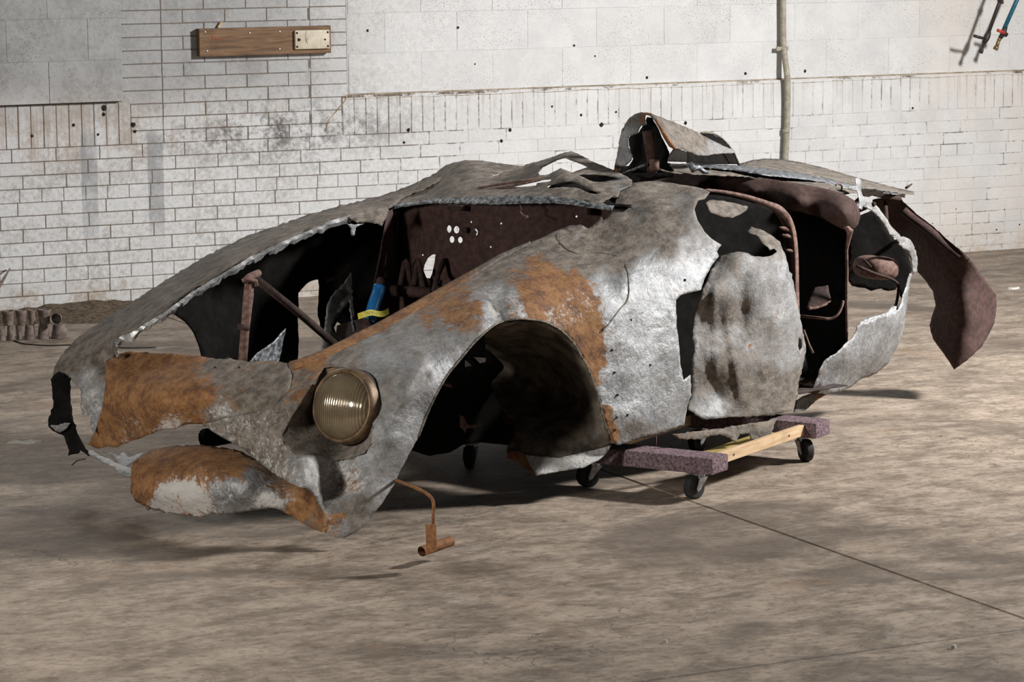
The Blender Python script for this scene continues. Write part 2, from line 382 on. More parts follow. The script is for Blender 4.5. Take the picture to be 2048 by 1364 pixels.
def panel(name, outline, field, parent, mat='skin', inner='inner', holes=(), paint=None, step=8, jag=0.6, thick=.003, dents=(), creases=(), rough=(.004, 6.0), back=0.0, smoothed=False):
    if smoothed: outline = crom(list(outline)+[outline[0]], 4)[:-1]
    ob = resample(outline, step, jag); hb = [resample(h, min(step, 6), jag*.6) for h in holes]
    lo, hi = ob.min(0), ob.max(0); gx = np.arange(lo[0], hi[0], step); gy = np.arange(lo[1], hi[1], step*.87); G = []
    for j, yy in enumerate(gy):
        for xx in gx: G.append((xx+(step/2 if j % 2 else 0)+rng.uniform(-.2, .2)*step, yy+rng.uniform(-.2, .2)*step))
    G = np.array(G).reshape(-1, 2)
    if len(G):
        k = inside(ob, G)
        for h in hb: k &= ~inside(h, G)
        G = G[k]
        allb = np.vstack([ob]+hb)
        dd = np.array([np.min(((allb-g)**2).sum(1)) for g in G]) if len(G) else np.zeros(0)
        G = G[dd > (step*.45)**2]
    pts = []; edges = []
    for loop in [ob]+hb:
        s = len(pts); pts += [tuple(p) for p in loop]; m = len(loop); edges += [(s+i, s+(i+1) % m) for i in range(m)]
    pts += [tuple(g) for g in G]
    res = delaunay_2d_cdt([Vector(p) for p in pts], edges, [], 0, 1e-5)
    V2 = np.array([(v.x, v.y) for v in res[0]]); T = [f for f in res[2] if len(f) == 3]
    cen = np.array([V2[list(f)].mean(0) for f in T]); keep = inside(ob, cen)
    for h in hb: keep &= ~inside(h, cen)
    T = [f for f, k in zip(T, keep) if k]
    D = field(V2)+back
    for (x, y, rx, ry, ang, amp) in dents:
        c, s = math.cos(math.radians(ang)), math.sin(math.radians(ang)); dx, dy = V2[:, 0]-x, V2[:, 1]-y
        D = D+amp*np.exp(-(((dx*c+dy*s)/rx)**2+((-dx*s+dy*c)/ry)**2))
    for (x0, y0, x1, y1, wd, amp) in creases:
        a, b = np.array([x0, y0]), np.array([x1, y1]); L2 = ((b-a)**2).sum(); tt = np.clip(((V2-a) @ (b-a))/L2, 0, 1)
        d = np.linalg.norm(V2-(a+tt[:, None]*(b-a)), axis=1); D = D+amp*np.exp(-d/wd)*np.sin(np.pi*np.clip(tt, .06, .94))**.4
    R3 = np.stack([(V2[:, 0]-1024)/F, (V2[:, 1]-682)/F, np.ones(len(V2))], 1) @ CM @ CB.T
    P0 = CC+R3*D[:, None]
    if rough[0]:
        nz = np.array([mnoise.fractal(Vector(p)*rough[1], .9, 2.1, 4) for p in P0]); D = D+nz*rough[0]; P0 = CC+R3*D[:, None]
    PANEL[name] = (V2, D)
    me = bpy.data.meshes.new(name)
    T2 = []
    for f in T:
        a, b, c = V2[f[0]], V2[f[1]], V2[f[2]]; cr = (b-a)[0]*(c-a)[1]-(b-a)[1]*(c-a)[0]
        T2.append(tuple(f) if cr < 0 else tuple(f[::-1]))
    me.from_pydata([tuple(p) for p in P0], [], T2)
    me.polygons.foreach_set('use_smooth', [True]*len(me.polygons))
    ca = me.color_attributes.new('mask', 'FLOAT_COLOR', 'POINT'); mk = np.clip(paintmask(V2, paint), 0, 1)
    ca.data.foreach_set('color', np.hstack([mk, np.ones((len(mk), 1))]).ravel())
    me.materials.append(M[mat]); me.materials.append(M[inner])
    o = bpy.data.objects.new(name, me); COL.objects.link(o); o.parent = parent
    sm = o.modifiers.new('thickness', 'SOLIDIFY'); sm.thickness = thick; sm.offset = -1; sm.material_offset = 1; sm.material_offset_rim = 0
    return o
PANEL = {}
def surfline(pts, name, lift=.003):      # points lying on a finished sheet
    V2, D = PANEL[name]; out = []
    for p in np.array(pts, float):
        d2 = ((V2-p)**2).sum(1); k = np.argsort(d2)[:3]; w_ = 1/(d2[k]+1); out.append(tuple(CC+(CB @ pray(*p))*((D[k]*w_).sum()/w_.sum()-lift)))
    return out


# ================================================================== the setting
def struct(o): o['kind'] = 'structure'; return o
# floor: four slabs with sawn joints between
JX, JY = 4.655, 6.32
fl = struct(from_bm('floor', box_bm((4, 6.0, -.07), (26, 18, .08)), 'dirt'))
g = .0038
for (x0, x1, y0, y1) in [(-9, JX-g, -3, JY-g), (JX+g, 17, -3, JY-g), (-9, JX-g, JY+g, WALLD+.02), (JX+g, 17, JY+g, WALLD+.02)]:
    bm = box_bm(((x0+x1)/2, (y0+y1)/2, -.02), (x1-x0, y1-y0, .04), .0025)
    from_bm('slab', bm, 'floor', fl)

# back wall
BP, BL = .0652, .222                      # course height, brick length
ZS, ZT = .8145, 1.0175                    # soldier course under the sill
ZL = 1.030                                # underside of the block bay on the left
XL0, XR1 = -1.0, 15.4
xa, xb, xc, xd = 4.572, 4.786, 5.571, 5.772
wallm = bmesh.new()
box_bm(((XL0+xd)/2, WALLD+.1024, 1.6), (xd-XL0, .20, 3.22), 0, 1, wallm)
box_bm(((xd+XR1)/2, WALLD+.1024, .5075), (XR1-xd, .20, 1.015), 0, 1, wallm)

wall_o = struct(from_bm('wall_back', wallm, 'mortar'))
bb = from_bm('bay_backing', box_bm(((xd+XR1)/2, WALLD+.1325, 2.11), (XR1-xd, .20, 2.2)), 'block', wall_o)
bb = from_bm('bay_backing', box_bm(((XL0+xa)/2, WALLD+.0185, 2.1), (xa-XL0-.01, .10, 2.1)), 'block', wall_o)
# sloped dusty sill between soldier course and the recessed blocks
sb = bmesh.new(); n = 120
rowA = []; rowB = []
for i in range(n+1):
    x = xd+(XR1-xd)*i/n
    rowA.append(sb.verts.new((x, WALLD-.002, .998+random.uniform(-.004, .003)))); rowB.append(sb.verts.new((x, WALLD+.034, 1.0215)))
for i in range(n): sb.faces.new((rowA[i], rowA[i+1], rowB[i+1], rowB[i]))
from_bm('sill', sb, 'sill', wall_o, True)
CARSIL = [(110, 745), (250, 615), (500, 470), (700, 408), (870, 345), (940, 320), (1140, 303), (1232, 335), (1240, 260), (1290, 226), (1470, 300), (1560, 318), (1830, 385), (1990, 590), (1985, 650), (1800, 690), (1400, 900), (690, 1070), (110, 900)]
pieces = []                               # (x0,x1,z0,z1,mat,yoff,kind)
def add(x0, x1, z0, z1, mat='brick', yo=0.0):
    if x1-x0 > .02: pieces.append((x0, x1, z0, z1, mat, yo))
gp = .0036
k = 0; z = ZS
while z > -.02:                           # stretcher courses below
    z0 = z-BP; x = XL0-(BL/2 if k % 2 else 0)-.06
    while x < XR1:
        L = BL+random.uniform(-.004, .004)
        if k % 6 == 3: L = BL/2
        add(x+gp/2, x+L-gp/2, max(z0, 0)+gp/2, z-gp/2); x += L
    z = z0; k += 1
def soldiers(x0, x1, zb, zt):
    x = x0
    while x < x1-.02:
        wd = min(.0632+random.uniform(-.0015, .0015), x1-x); add(x+gp/2, x+wd-gp/2, zb+gp/2, zt-gp/2); x += wd
soldiers(XL0, 4.62, ZS, ZL-.004)
soldiers(xd-.03, XR1, ZS, ZT-.012)
z = ZS; k = 0
while z < 3.1:                            # the pier between the two block bays
    add(xa+.002, xb-gp/2, z+gp/2, z+BP-gp/2) if z > ZL-.03 else add(4.62, xb-gp/2, z+gp/2, z+BP-gp/2)
    x = xb-(BL/2 if k % 2 else 0)
    while x < xc-.01:
        a, b = max(x, xb), min(x+BL, xc); add(a+gp/2, b-gp/2, z+gp/2, z+BP-gp/2); x += BL
    if z > ZT-.05: add(xc+gp/2, xd-gp/2, z+gp/2, z+BP-gp/2)
    else: add(xc+gp/2, xd-.035, z+gp/2, z+BP-gp/2)
    z += BP; k += 1
BH, BW = .203, .406
z = ZL; k = 0
while z < 3.1:                            # proud block bay on the left
    x = 4.236-.27*(k % 2)-3*BW+(0 if k % 2 == 0 else .03)
    x = (4.20 if k % 2 == 0 else 4.40)-14*BW
    while x < xa:
        a, b = max(x, XL0), min(x+BW, xa)
        if b > a: add(a+.0006, b-.0006, z+.0006, z+BH-.0006, 'block', -.034)
        x += BW
    z += BH; k += 1
z = ZT+.002; k = 0
u0 = wallp(773.7, 62)[0]
while z < 3.1:                            # recessed block bay on the right
    x = u0-(0 if k % 2 else BW/2)-BW
    while x < XR1:
        a, b = max(x, xd), min(x+BW, XR1)
        if b > a+.02: add(a+.0012, b-.0012, z+.0012, z+BH-.0012, 'block', .030)
        x += BW
    z += BH; k += 1
cache = {}
def piece_mesh(w_, h_, mat):
    key = (round(w_, 3), round(h_, 3), mat)
    if key not in cache:
        bm = box_bm((0, .0, 0), (w_, .06, h_), .0022 if mat == 'brick' else .0015)
        me = bpy.data.meshes.new('brick'); bm.to_mesh(me); bm.free(); me.materials.append(M[mat]); cache[key] = me
    return cache[key]
vis = []; rest = []
for p in pieces:
    x0, x1, z0, z1, mat, yo = p
    c = [project((x, WALLD+yo, z)) for x in (x0, x1) for z in (z0, z1)]; cx = sum(q[0] for q in c)/4; cy = sum(q[1] for q in c)/4
    inframe = max(q[0] for q in c) > 0 and min(q[0] for q in c) < 2048 and max(q[1] for q in c) > 0
    hid = inside(CARSIL, np.array([[cx, cy]]))[0] and all(inside(CARSIL, np.array([q]))[0] for q in c)
    ar = (max(q[0] for q in c)-min(q[0] for q in c))*(max(q[1] for q in c)-min(q[1] for q in c))
    (vis if inframe and not hid else rest).append((ar, p))
nb = {'brick': 0, 'block': 0}
vis.sort(key=lambda t: -t[0]); restbm = bmesh.new()
def joined(p):
    x0, x1, z0, z1, mat, yo = p; y = WALLD+yo+.03
    vs = [restbm.verts.new((x, yy, zz)) for x, yy, zz in [(x0, y-.03, z0), (x1, y-.03, z0), (x1, y-.03, z1), (x0, y-.03, z1), (x0, y, z0), (x1, y, z0), (x1, y, z1), (x0, y, z1)]]
    for f in ((0, 1, 2, 3), (1, 5, 6, 2), (0, 3, 7, 4), (3, 2, 6, 7), (0, 4, 5, 1)): restbm.faces.new([vs[i] for i in f])
for ar, p in vis:
    x0, x1, z0, z1, mat, yo = p
    if nb[mat] >= 298: joined(p); continue
    nb[mat] += 1
    o = link('brick' if mat == 'brick' else 'block', piece_mesh(x1-x0, z1-z0, mat), None, wall_o)
    o.location = ((x0+x1)/2, WALLD+yo+.03+random.uniform(-.0008, .0012), (z0+z1)/2)
for ar, p in rest: joined(p)
ro = from_bm('brick_remainder', restbm, 'brick', wall_o); ro['kind'] = 'stuff'
# dark anchor plugs and drilled holes
for (x, y, r, off) in [(735, 61, 3, -.03), (916, 55, 3.2, -.03), (1148, 91, 3, -.03), (1294, 155, 3.6, -.03), (1491, 147, 3.4, -.03), (1610, 142, 3.6, -.03), (817, 260, 4.2, 0), (808, 285, 3, 0), (1020, 260, 4, 0), (1003, 282, 3.6, 0), (1203, 249, 5, 0), (1371, 246, 4, 0), (1825, 216, 3, 0), (208, 216, 6.5, 0), (207, 229, 4, 0), (147, 250, 3.5, 0), (266, 249, 5.5, 0), (270, 263, 3.5, 0), (64, 272, 3, 0), (196, 269, 3, 0), (1104, 213, 2.5, 0), (1162, 230, 3, 0), (1232, 224, 2.6, 0), (950, 128, 2, -.03), (1190, 112, 2, -.03), (1912, 418, 1.6, 0), (2009, 419, 1.6, 0), (2039, 449, 2.2, 0), (1865, 447, 1.6, 0), (1993, 459, 2, 0)]:
    X, Z = wallp(x, y, off); R_ = r*.0024
    bm = bmesh.new(); ring = [bm.verts.new((X+R_*math.cos(a)*random.uniform(.75, 1.15), WALLD-off-.0012, Z+R_*math.sin(a)*random.uniform(.8, 1.25))) for a in [k*math.pi/4 for k in range(8)]]
    cc = bm.verts.new((X, WALLD-off-.006, Z))
    for i in range(8): bm.faces.new((ring[i], ring[(i+1) % 8], cc))
    bmesh.ops.recalc_face_normals(bm, faces=bm.faces)
    from_bm('anchor_plug', bm, 'hole', wall_o)
# mortar fillet crack running down the pier corner
pts = [wallp(x, y) for x, y in [(694, 190), (690, 202), (676, 218), (664, 232), (655, 244), (652, 262)]]
from_bm('sill_corner_crack', tube_bm([(x, WALLD+.001, z) for x, z in pts], .0045, 6), 'sill', wall_o)

# ================================================================== the wreck
car = empty('car_wreck', tuple(ORG), PHI, 'burnt and crumpled bare metal sports car body with one headlight left', 'car wreck')
RU, DU, WH, SI, MX, OR = (.95, .5, .0), (.0, .95, .0), (.1, .2, .75), (.0, .12, .08), (.45, .5, .25), (1.0, .6, .0)
SD = (.03, .5, .12)
FRONT = Field([
 # nose band between the fenders
 (190, 880, 'x', -.05), (205, 830, 'x', -.08), (211, 776, 'x', -.085), (213, 722, 'x', -.02), (245, 706, 'x', .05), (300, 800, 'x', -.125), (260, 870, 'x', -.06), (330, 708, 'x', .05),
 (350, 850, 'x', -.09), (400, 713, 'x', .06), (400, 780, 'x', -.09), (400, 846, 'x', -.06), (470, 720, 'x', .08), (470, 800, 'x', -.04), (480, 890, 'x', -.03), (545, 723, 'x', .13),
 (545, 790, 'x', .03), (545, 870, 'x', -.02), (540, 938, 'x', -.04), (600, 925, 'x', -.05), (620, 970, 'x', -.06), (585, 765, 'x', .09),
 # round the headlight and down the nose of the fender
 (650, 730, 'y', .30), (690, 728, 'y', .24), (735, 760, 'y', .13), (752, 820, 'y', .06), (750, 880, 'y', .04), (715, 915, 'y', .085), (670, 925, 'y', .155), (650, 975, 'y', .15), (648, 1035, 'y', .09),
 (662, 1072, 'y', .05), (690, 1074, 'y', .02), (700, 1000, 'y', .065), (735, 960, 'y', .03), (735, 1042, 'y', .0), (790, 965, 'y', .02),
 # top of the fender
 (640, 706, 'y', .37), (700, 676, 'y', .36), (760, 646, 'y', .36), (720, 705, 'y', .25), (800, 690, 'y', .14), (770, 745, 'y', .09), (800, 800, 'y', .015), (790, 880, 'y', .0), (880, 579, 'y', .36), (890, 640, 'y', .15),
 (870, 700, 'y', .06), (840, 780, 'y', -.005), (1000, 511, 'y', .36), (985, 570, 'y', .19), (960, 630, 'y', .05), (1080, 525, 'y', .22), (1060, 590, 'y', .05), (1110, 463, 'y', .36), (1130, 500, 'y', .25), (1150, 560, 'y', .07),
 # wheel arch lip
 (800, 942, 'y', .02), (837, 874, 'y', .005), (861, 813, 'y', 0), (891, 756, 'y', 0), (949, 685, 'y', .0), (982, 655, 'y', .0), (1031, 638, 'y', -.01), (1077, 641, 'y', -.01), (1151, 692, 'y', -.025), (1181, 749, 'y', -.035), (1207, 840, 'y', -.05), (1229, 884, 'y', -.05),
 # flank and cowl side
 (1190, 620, 'y', -.01), (1250, 570, 'y', .02), (1240, 700, 'y', -.05), (1310, 640, 'y', -.045), (1300, 740, 'y', -.065), (1290, 830, 'y', -.065), (1380, 800, 'y', -.06), (1368, 850, 'y', -.05), (1300, 872, 'y', -.055), (1250, 888, 'y', -.055), (1400, 600, 'y', -.03), (1350, 550, 'y', .01),
 (1210, 505, 'y', .18), (1165, 452, 'y', .34), (1222, 420, 'y', .34), (1300, 485, 'y', .11), (1425, 500, 'y', .05), (1310, 425, 'y', .19), (1234, 396, 'y', .36), (1300, 364, 'y', .38), (1392, 405, 'y', .14), (1418, 383, 'y', .2), (1350, 372, 'y', .34), (1400, 460, 'y', .07)])
HL_OPEN = [(648, 735), (666, 732), (687, 733), (709, 741), (727, 760), (739, 789), (745, 820), (745, 855), (741, 886), (727, 904), (702, 914), (673, 918), (630, 910), (592, 909), (572, 889), (565, 870), (580, 840), (605, 800), (630, 760)]
noseedge = [(576, 726), (584, 750), (580, 773), (566, 797), (551, 812), (526, 821), (480, 830), (430, 842), (402, 848)]
panel('nose_panel', [(187, 868), (194, 850), (204, 820), (210, 776), (212, 722), (228, 711), (245, 706), (262, 703), (300, 706), (350, 708), (400, 712), (432, 718), (455, 716), (480, 721), (510, 723), (545, 721), (576, 726)]+noseedge[1:]+[(378, 848), (350, 858), (318, 862), (290, 872), (262, 882), (235, 895), (215, 893), (197, 898), (176, 890)], FRONT, car,
      paint=[(230, 760, 40, OR), (330, 720, 50, (.75, .8, 0)), (300, 810, 45, (1, .3, .05)), (260, 860, 30, (.8, .3, .35)), (340, 850, 25, (.5, .3, .6)), (380, 780, 40, (.85, .7, .05)), (450, 740, 45, (.35, .9, .0)), (430, 810, 30, (.35, .6, .55)), (520, 770, 40, (.3, .95, 0)), (470, 835, 20, (.2, .55, .45)), (200, 860, 12, (.9, .3, .2))],
      dents=[(300, 800, 60, 40, 10, -.02), (420, 800, 30, 60, 30, .012), (370, 750, 40, 25, 0, .01), (480, 770, 25, 50, 15, .01)], creases=[(228, 715, 208, 880, 7, .010), (520, 730, 470, 830, 10, .006), (420, 730, 390, 840, 12, .006)], step=7, rough=(.008, 7), jag=.8)
fender_out = [(576, 726), (600, 720), (640, 705), (700, 675), (760, 645), (820, 612), (880, 578), (940, 545), (1000, 511), (1060, 485), (1100, 467), (1118, 459), (1140, 451), (1160, 449), (1178, 457), (1190, 446), (1203, 433), (1208, 442), (1222, 424), (1226, 408), (1234, 394), (1236, 378), (1262, 366), (1300, 362), (1340, 365), (1380, 372), (1405, 377), (1420, 384), (1410, 397), (1396, 400), (1389, 418), (1395, 440), (1408, 462), (1424, 478), (1443, 490), (1434, 503), (1438, 512), (1424, 530), (1412, 552), (1402, 580), (1393, 582), (1362, 590), (1352, 600), (1353, 640), (1358, 690), (1362, 735), (1367, 761), (1381, 750), (1383, 790), (1374, 815), (1369, 850), (1320, 868), (1270, 880), (1238, 891), (1225, 884), (1218, 865), (1207, 838), (1198, 800), (1181, 749), (1151, 692), (1128, 666), (1104, 650), (1077, 641), (1031, 638), (1003, 644), (982, 655), (949, 685), (918, 722), (891, 756), (861, 813), (837, 874), (800, 942), (787, 972), (760, 1012), (735, 1045), (712, 1065), (690, 1075), (672, 1075), (658, 1069), (649, 1050), (646, 1020), (632, 994), (612, 977), (587, 969), (544, 945), (490, 900), (436, 870), (402, 848)]+noseedge[::-1][1:-1]
panel('left_front_fender', fender_out, FRONT, car, holes=[HL_OPEN],
      paint=[(480, 860, 35, (.2, .62, .34)), (560, 830, 30, (.25, .75, .3)), (600, 760, 30, (.5, .8, .1)), (560, 930, 30, (.3, .6, .35)), (640, 950, 30, (.3, .45, .4)), (690, 960, 22, (.5, .3, .45)), (660, 1040, 18, (.6, .5, .3)), (720, 1030, 25, (.0, .75, .15)), (760, 990, 22, (.05, .55, .1)),
             (700, 705, 25, (.25, .8, .25)), (620, 715, 15, (.9, .7, 0)), (700, 680, 12, (.85, .8, 0)), (760, 650, 14, (.8, .8, 0)), (840, 605, 14, (.75, .8, 0)), (900, 575, 16, (.5, .9, 0)), (760, 720, 40, (.05, .45, .25)), (760, 800, 30, (.3, .55, .2)), (800, 850, 35, (.1, .4, .2)), (780, 940, 25, (.05, .5, .1)), (840, 690, 45, (.1, .5, .2)), (880, 740, 20, SI), (850, 800, 20, (.05, .3, .15)),
             (850, 640, 25, (.6, .6, .25)), (920, 625, 30, (.75, .4, .2)), (980, 600, 20, (.05, .2, .5)), (1030, 605, 18, (.4, .3, .45)), (1080, 570, 35, (.9, .5, .02)), (1040, 555, 25, (.5, .8, 0)), (1140, 550, 30, (.8, .6, .05)), (1160, 600, 25, (.85, .3, .35)), (1120, 625, 25, (.85, .3, .4)), (1170, 680, 22, (1, .3, .15)), (1200, 740, 18, (1, .3, .1)), (1210, 820, 14, (.95, .3, .1)), (1215, 860, 10, (.9, .4, .1)),
             (1000, 530, 25, (.05, 1, .0)), (1080, 490, 25, (.0, .85, .1)), (1160, 510, 35, (.0, 1, 0)), (1250, 500, 35, (.0, 1, 0)), (1200, 460, 25, (.0, .75, .15)), (1150, 475, 12, SD), (1320, 450, 35, (.0, .9, 0)), (1370, 420, 30, SD), (1280, 420, 22, (.05, .5, .1)), (1320, 370, 35, (.08, 1, 0)), (1400, 385, 18, (.35, .7, .1)), (1240, 385, 20, (.05, 1, 0)),
             (1220, 570, 18, (.02, .15, .3)), (1290, 560, 45, (.0, .12, .3)), (1300, 650, 50, (.0, .12, .25)), (1380, 540, 30, (.0, .2, .15)), (1280, 760, 50, (.0, .1, .25)), (1340, 800, 40, (.02, .25, .15)), (1290, 870, 25, (.03, .7, .1)), (1330, 700, 30, (.0, .15, .2))],
      dents=[(985, 610, 22, 40, -30, .03), (1030, 610, 16, 30, -35, -.012), (830, 700, 60, 14, -33, .010), (810, 790, 14, 60, 25, -.018), (850, 760, 10, 40, 30, .01), (1250, 560, 22, 45, 10, -.012), (1300, 660, 30, 60, 5, .008), (1350, 640, 20, 50, 0, -.006), (1300, 790, 35, 30, 0, .01), (1270, 430, 28, 18, 15, .012), (1230, 440, 20, 14, 0, -.008), (1310, 410, 26, 20, 30, -.012), (1360, 430, 22, 18, 0, .015), (690, 950, 20, 40, 0, .01), (610, 940, 30, 16, 25, -.01)],
      creases=[(1255, 530, 1255, 600, 3, .006), (1255, 600, 1200, 665, 3, .006), (1125, 475, 1160, 508, 5, .003), (1160, 508, 1240, 515, 5, .003), (975, 600, 1020, 650, 5, .02), (760, 720, 860, 650, 4, .008), (1020, 535, 1190, 560, 6, -.006), (800, 840, 845, 735, 5, -.012), (1380, 390, 1300, 450, 6, .01), (675, 920, 690, 1000, 4, .006)],
      step=7, rough=(.012, 6.5), jag=.5)
panel('hood_edge_flange', [(578, 723), (600, 717), (640, 702), (700, 672), (760, 642), (820, 609), (880, 575), (940, 542), (1000, 508), (1060, 482), (1062, 487), (1002, 517), (944, 553), (888, 588), (828, 624), (768, 657), (708, 688), (650, 714), (604, 734), (586, 738)], FRONT, car, paint=[(620, 715, 60, (.95, .8, 0)), (760, 650, 80, (.85, .8, 0)), (900, 575, 60, (.6, .9, 0)), (1030, 500, 60, (.25, .95, 0))], step=5, rough=(.012, 6.5), jag=.2, back=-.005)
# seam welds, headlight
def pxline(pts, fld, lift=.003):
    P = np.array(pts, float); D = fld(P)-lift
    return [tuple(CC+(CB @ pray(*p))*d) for p, d in zip(P, D)]
# headlight pocket
hf = [(x, y, float(FRONT(np.array([[x, y]]))[0])+.004) for x, y in HL_OPEN]
def dctrl(x, y, d):                        # control at a given camera depth, written as its car X
    p = CC+(CB @ pray(x, y))*d; return (x, y, 'x', p[0])
POCK = Field([dctrl(*t) for t in hf]+[dctrl(690, 812, float(FRONT(np.array([[690, 812]]))[0])+.16), dctrl(640, 850, float(FRONT(np.array([[640, 850]]))[0])+.13), dctrl(665, 885, float(FRONT(np.array([[665, 885]]))[0])+.09), dctrl(620, 830, float(FRONT(np.array([[620, 830]]))[0])+.13), dctrl(720, 870, float(FRONT(np.array([[720, 870]]))[0])+.09)])
panel('headlight_pocket', [(x+(690-x)*-.02, y+(820-y)*-.02) for x, y in HL_OPEN], POCK, car, paint=[(640, 870, 60, (.15, .95, .0)), (700, 760, 30, (.5, .8, 0))], step=7, rough=(.004, 9), jag=0)
hc = pt(686, 812, 'y', .165)
ax = Vector((-.965, -.17, .20)).normalized(); q = ax.to_track_quat('Z', 'Y').to_matrix().to_4x4(); HM = Matrix.Translation(Vector(hc)) @ q
hl = from_bm('headlight', lathe_bm([(.119, -.03), (.118, -.004), (.114, .008), (.109, .012), (.1045, .011), (.102, .004)], 40, None, None), 'bezel', car, True); hl.matrix_local = HM
rim_b = from_bm('bowl', lathe_bm([(.117, -.02), (.115, -.08), (.07, -.13), (.001, -.15)], 32), 'inner', hl, True)
lens = from_bm('lens', lathe_bm([(.104*math.cos(a), .045*math.sin(a)) for a in [i*math.pi/2/12 for i in range(13)]], 48), 'lens', hl, True)
# dark aperture ring of the lower nose crack and bolts
for (x, y) in [(455, 716), (430, 735), (478, 735), (1205, 660), (1224, 700), (1229, 745), (1235, 790), (1233, 835), (1230, 860), (1300, 730), (1370, 560), (1262, 640), (1255, 830)]:
    p = Vector(surfline([(x, y)], 'left_front_fender' if x > 600 else 'nose_panel', .001)[0]); bm = bmesh.new(); bmesh.ops.create_uvsphere(bm, u_segments=8, v_segments=5, radius=.0045)
    o = from_bm('rivet', bm, 'hole', car, True); o.location = p
tube('seam_weld', surfline(crom([(1251, 528), (1256, 550), (1258, 580), (1254, 602), (1238, 620), (1220, 645), (1200, 665)], 4), 'left_front_fender', .001), .0026, 'weld', car, 6, 0)
tube('seam_weld', surfline(crom([(1115, 468), (1116, 480), (1130, 495), (1153, 507), (1180, 504), (1210, 507), (1235, 512)], 4), 'left_front_fender', .001), .0028, 'weld', car, 6, 0)
# flange lip round the wheel arch
ARCH = [(837, 874), (861, 813), (891, 756), (918, 722), (949, 685), (982, 655), (1003, 644), (1031, 638), (1077, 641), (1104, 650), (1128, 666), (1151, 692), (1181, 749), (1198, 800), (1207, 838), (1218, 868)]
tube('arch_lip', surfline(crom(ARCH, 3), 'left_front_fender', .0005), .0034, 'weld', car, 8, 0)
# grille mouth lower lip
LIP = Field([(262, 940, 'x', -.13), (262, 980, 'x', -.16), (300, 902, 'x', -.02), (300, 935, 'x', -.14), (305, 985, 'x', -.20), (305, 1018, 'x', -.16), (390, 893, 'x', .0), (400, 925, 'x', -.15), (400, 985, 'x', -.21), (390, 1032, 'x', -.16), (480, 905, 'x', .01), (490, 940, 'x', -.13), (490, 985, 'x', -.18), (480, 1025, 'x', -.14), (560, 950, 'x', .01), (560, 980, 'x', -.07), (575, 1025, 'x', -.05), (600, 985, 'x', -.03), (610, 1040, 'x', -.03), (645, 1060, 'x', .0), (635, 1000, 'x', .01)])
panel('grille_lower_lip', [(262, 936), (270, 922), (282, 913), (302, 900), (342, 892), (380, 891), (419, 891), (450, 895), (480, 902), (508, 916), (540, 930), (570, 950), (600, 966), (632, 990), (650, 1022), (653, 1066), (630, 1060), (612, 1051), (594, 1041), (580, 1031), (565, 1022), (544, 1016), (510, 1020), (480, 1026), (440, 1028), (419, 1029), (400, 1035), (388, 1034), (342, 1027), (305, 1019), (285, 1010), (271, 1003), (261, 980)], LIP, car,
      paint=[(300, 915, 22, (.9, .5, 0)), (380, 905, 25, (.85, .6, 0)), (460, 915, 25, (.85, .5, .1)), (310, 950, 25, (1, .3, .1)), (400, 945, 25, (.8, .3, .3)), (280, 980, 20, (.95, .3, .05)), (330, 990, 20, (.4, .1, .65)), (360, 1015, 20, (.8, .2, .5)), (385, 985, 20, (.5, .1, .8)), (440, 985, 25, (.4, .05, .38)), (500, 990, 30, (.28, .1, .35)), (540, 1000, 18, (.3, .1, .6)), (480, 1015, 14, (.0, .6, .2)), (560, 965, 18, (.6, .4, .3)), (600, 1010, 18, (.75, .5, .2)), (630, 1040, 15, (.6, .7, .1)), (300, 1012, 10, (.8, .3, .2))],
      creases=[(265, 935, 480, 915, 5, .012), (270, 965, 520, 955, 4, .010), (300, 1000, 400, 1000, 8, -.008), (560, 960, 590, 1040, 6, .01)], dents=[(340, 985, 20, 14, 0, -.012), (380, 1000, 10, 18, 0, -.012), (440, 990, 30, 18, 0, .01), (520, 985, 16, 20, 0, .012)], step=6, rough=(.010, 9), jag=.8)
pb = bmesh.new(); bmesh.ops.create_uvsphere(pb, u_segments=8, v_segments=6, radius=.008); o = from_bm('bolt', pb, 'rust_pink', car, True); o.location = Vector(pt(296, 1016, 'x', -.07))
# silver strip twisting from the far flank to the lip
TW = Field([(178, 905, 'x', -.02), (210, 925, 'x', -.06), (240, 940, 'x', -.08), (266, 946, 'x', -.09), (220, 905, 'x', .0), (250, 925, 'x', -.04)])
panel('torn_strip', [(172, 900), (184, 900), (200, 912), (222, 918), (232, 926), (246, 931), (262, 936), (266, 950), (250, 952), (236, 944), (228, 934), (208, 926), (192, 916), (180, 910)], TW, car, paint=[(210, 920, 60, (.0, .05, .35))], step=4, rough=(.010, 22), jag=.5)
panel('torn_strip', [(206, 902), (222, 905), (236, 912), (244, 905), (252, 908), (258, 915), (275, 908), (290, 905), (262, 926), (250, 934), (238, 928), (228, 914)], TW, car, paint=[(230, 920, 60, (.05, .4, .3))], step=4, rough=(.010, 22), jag=.7, back=.02)

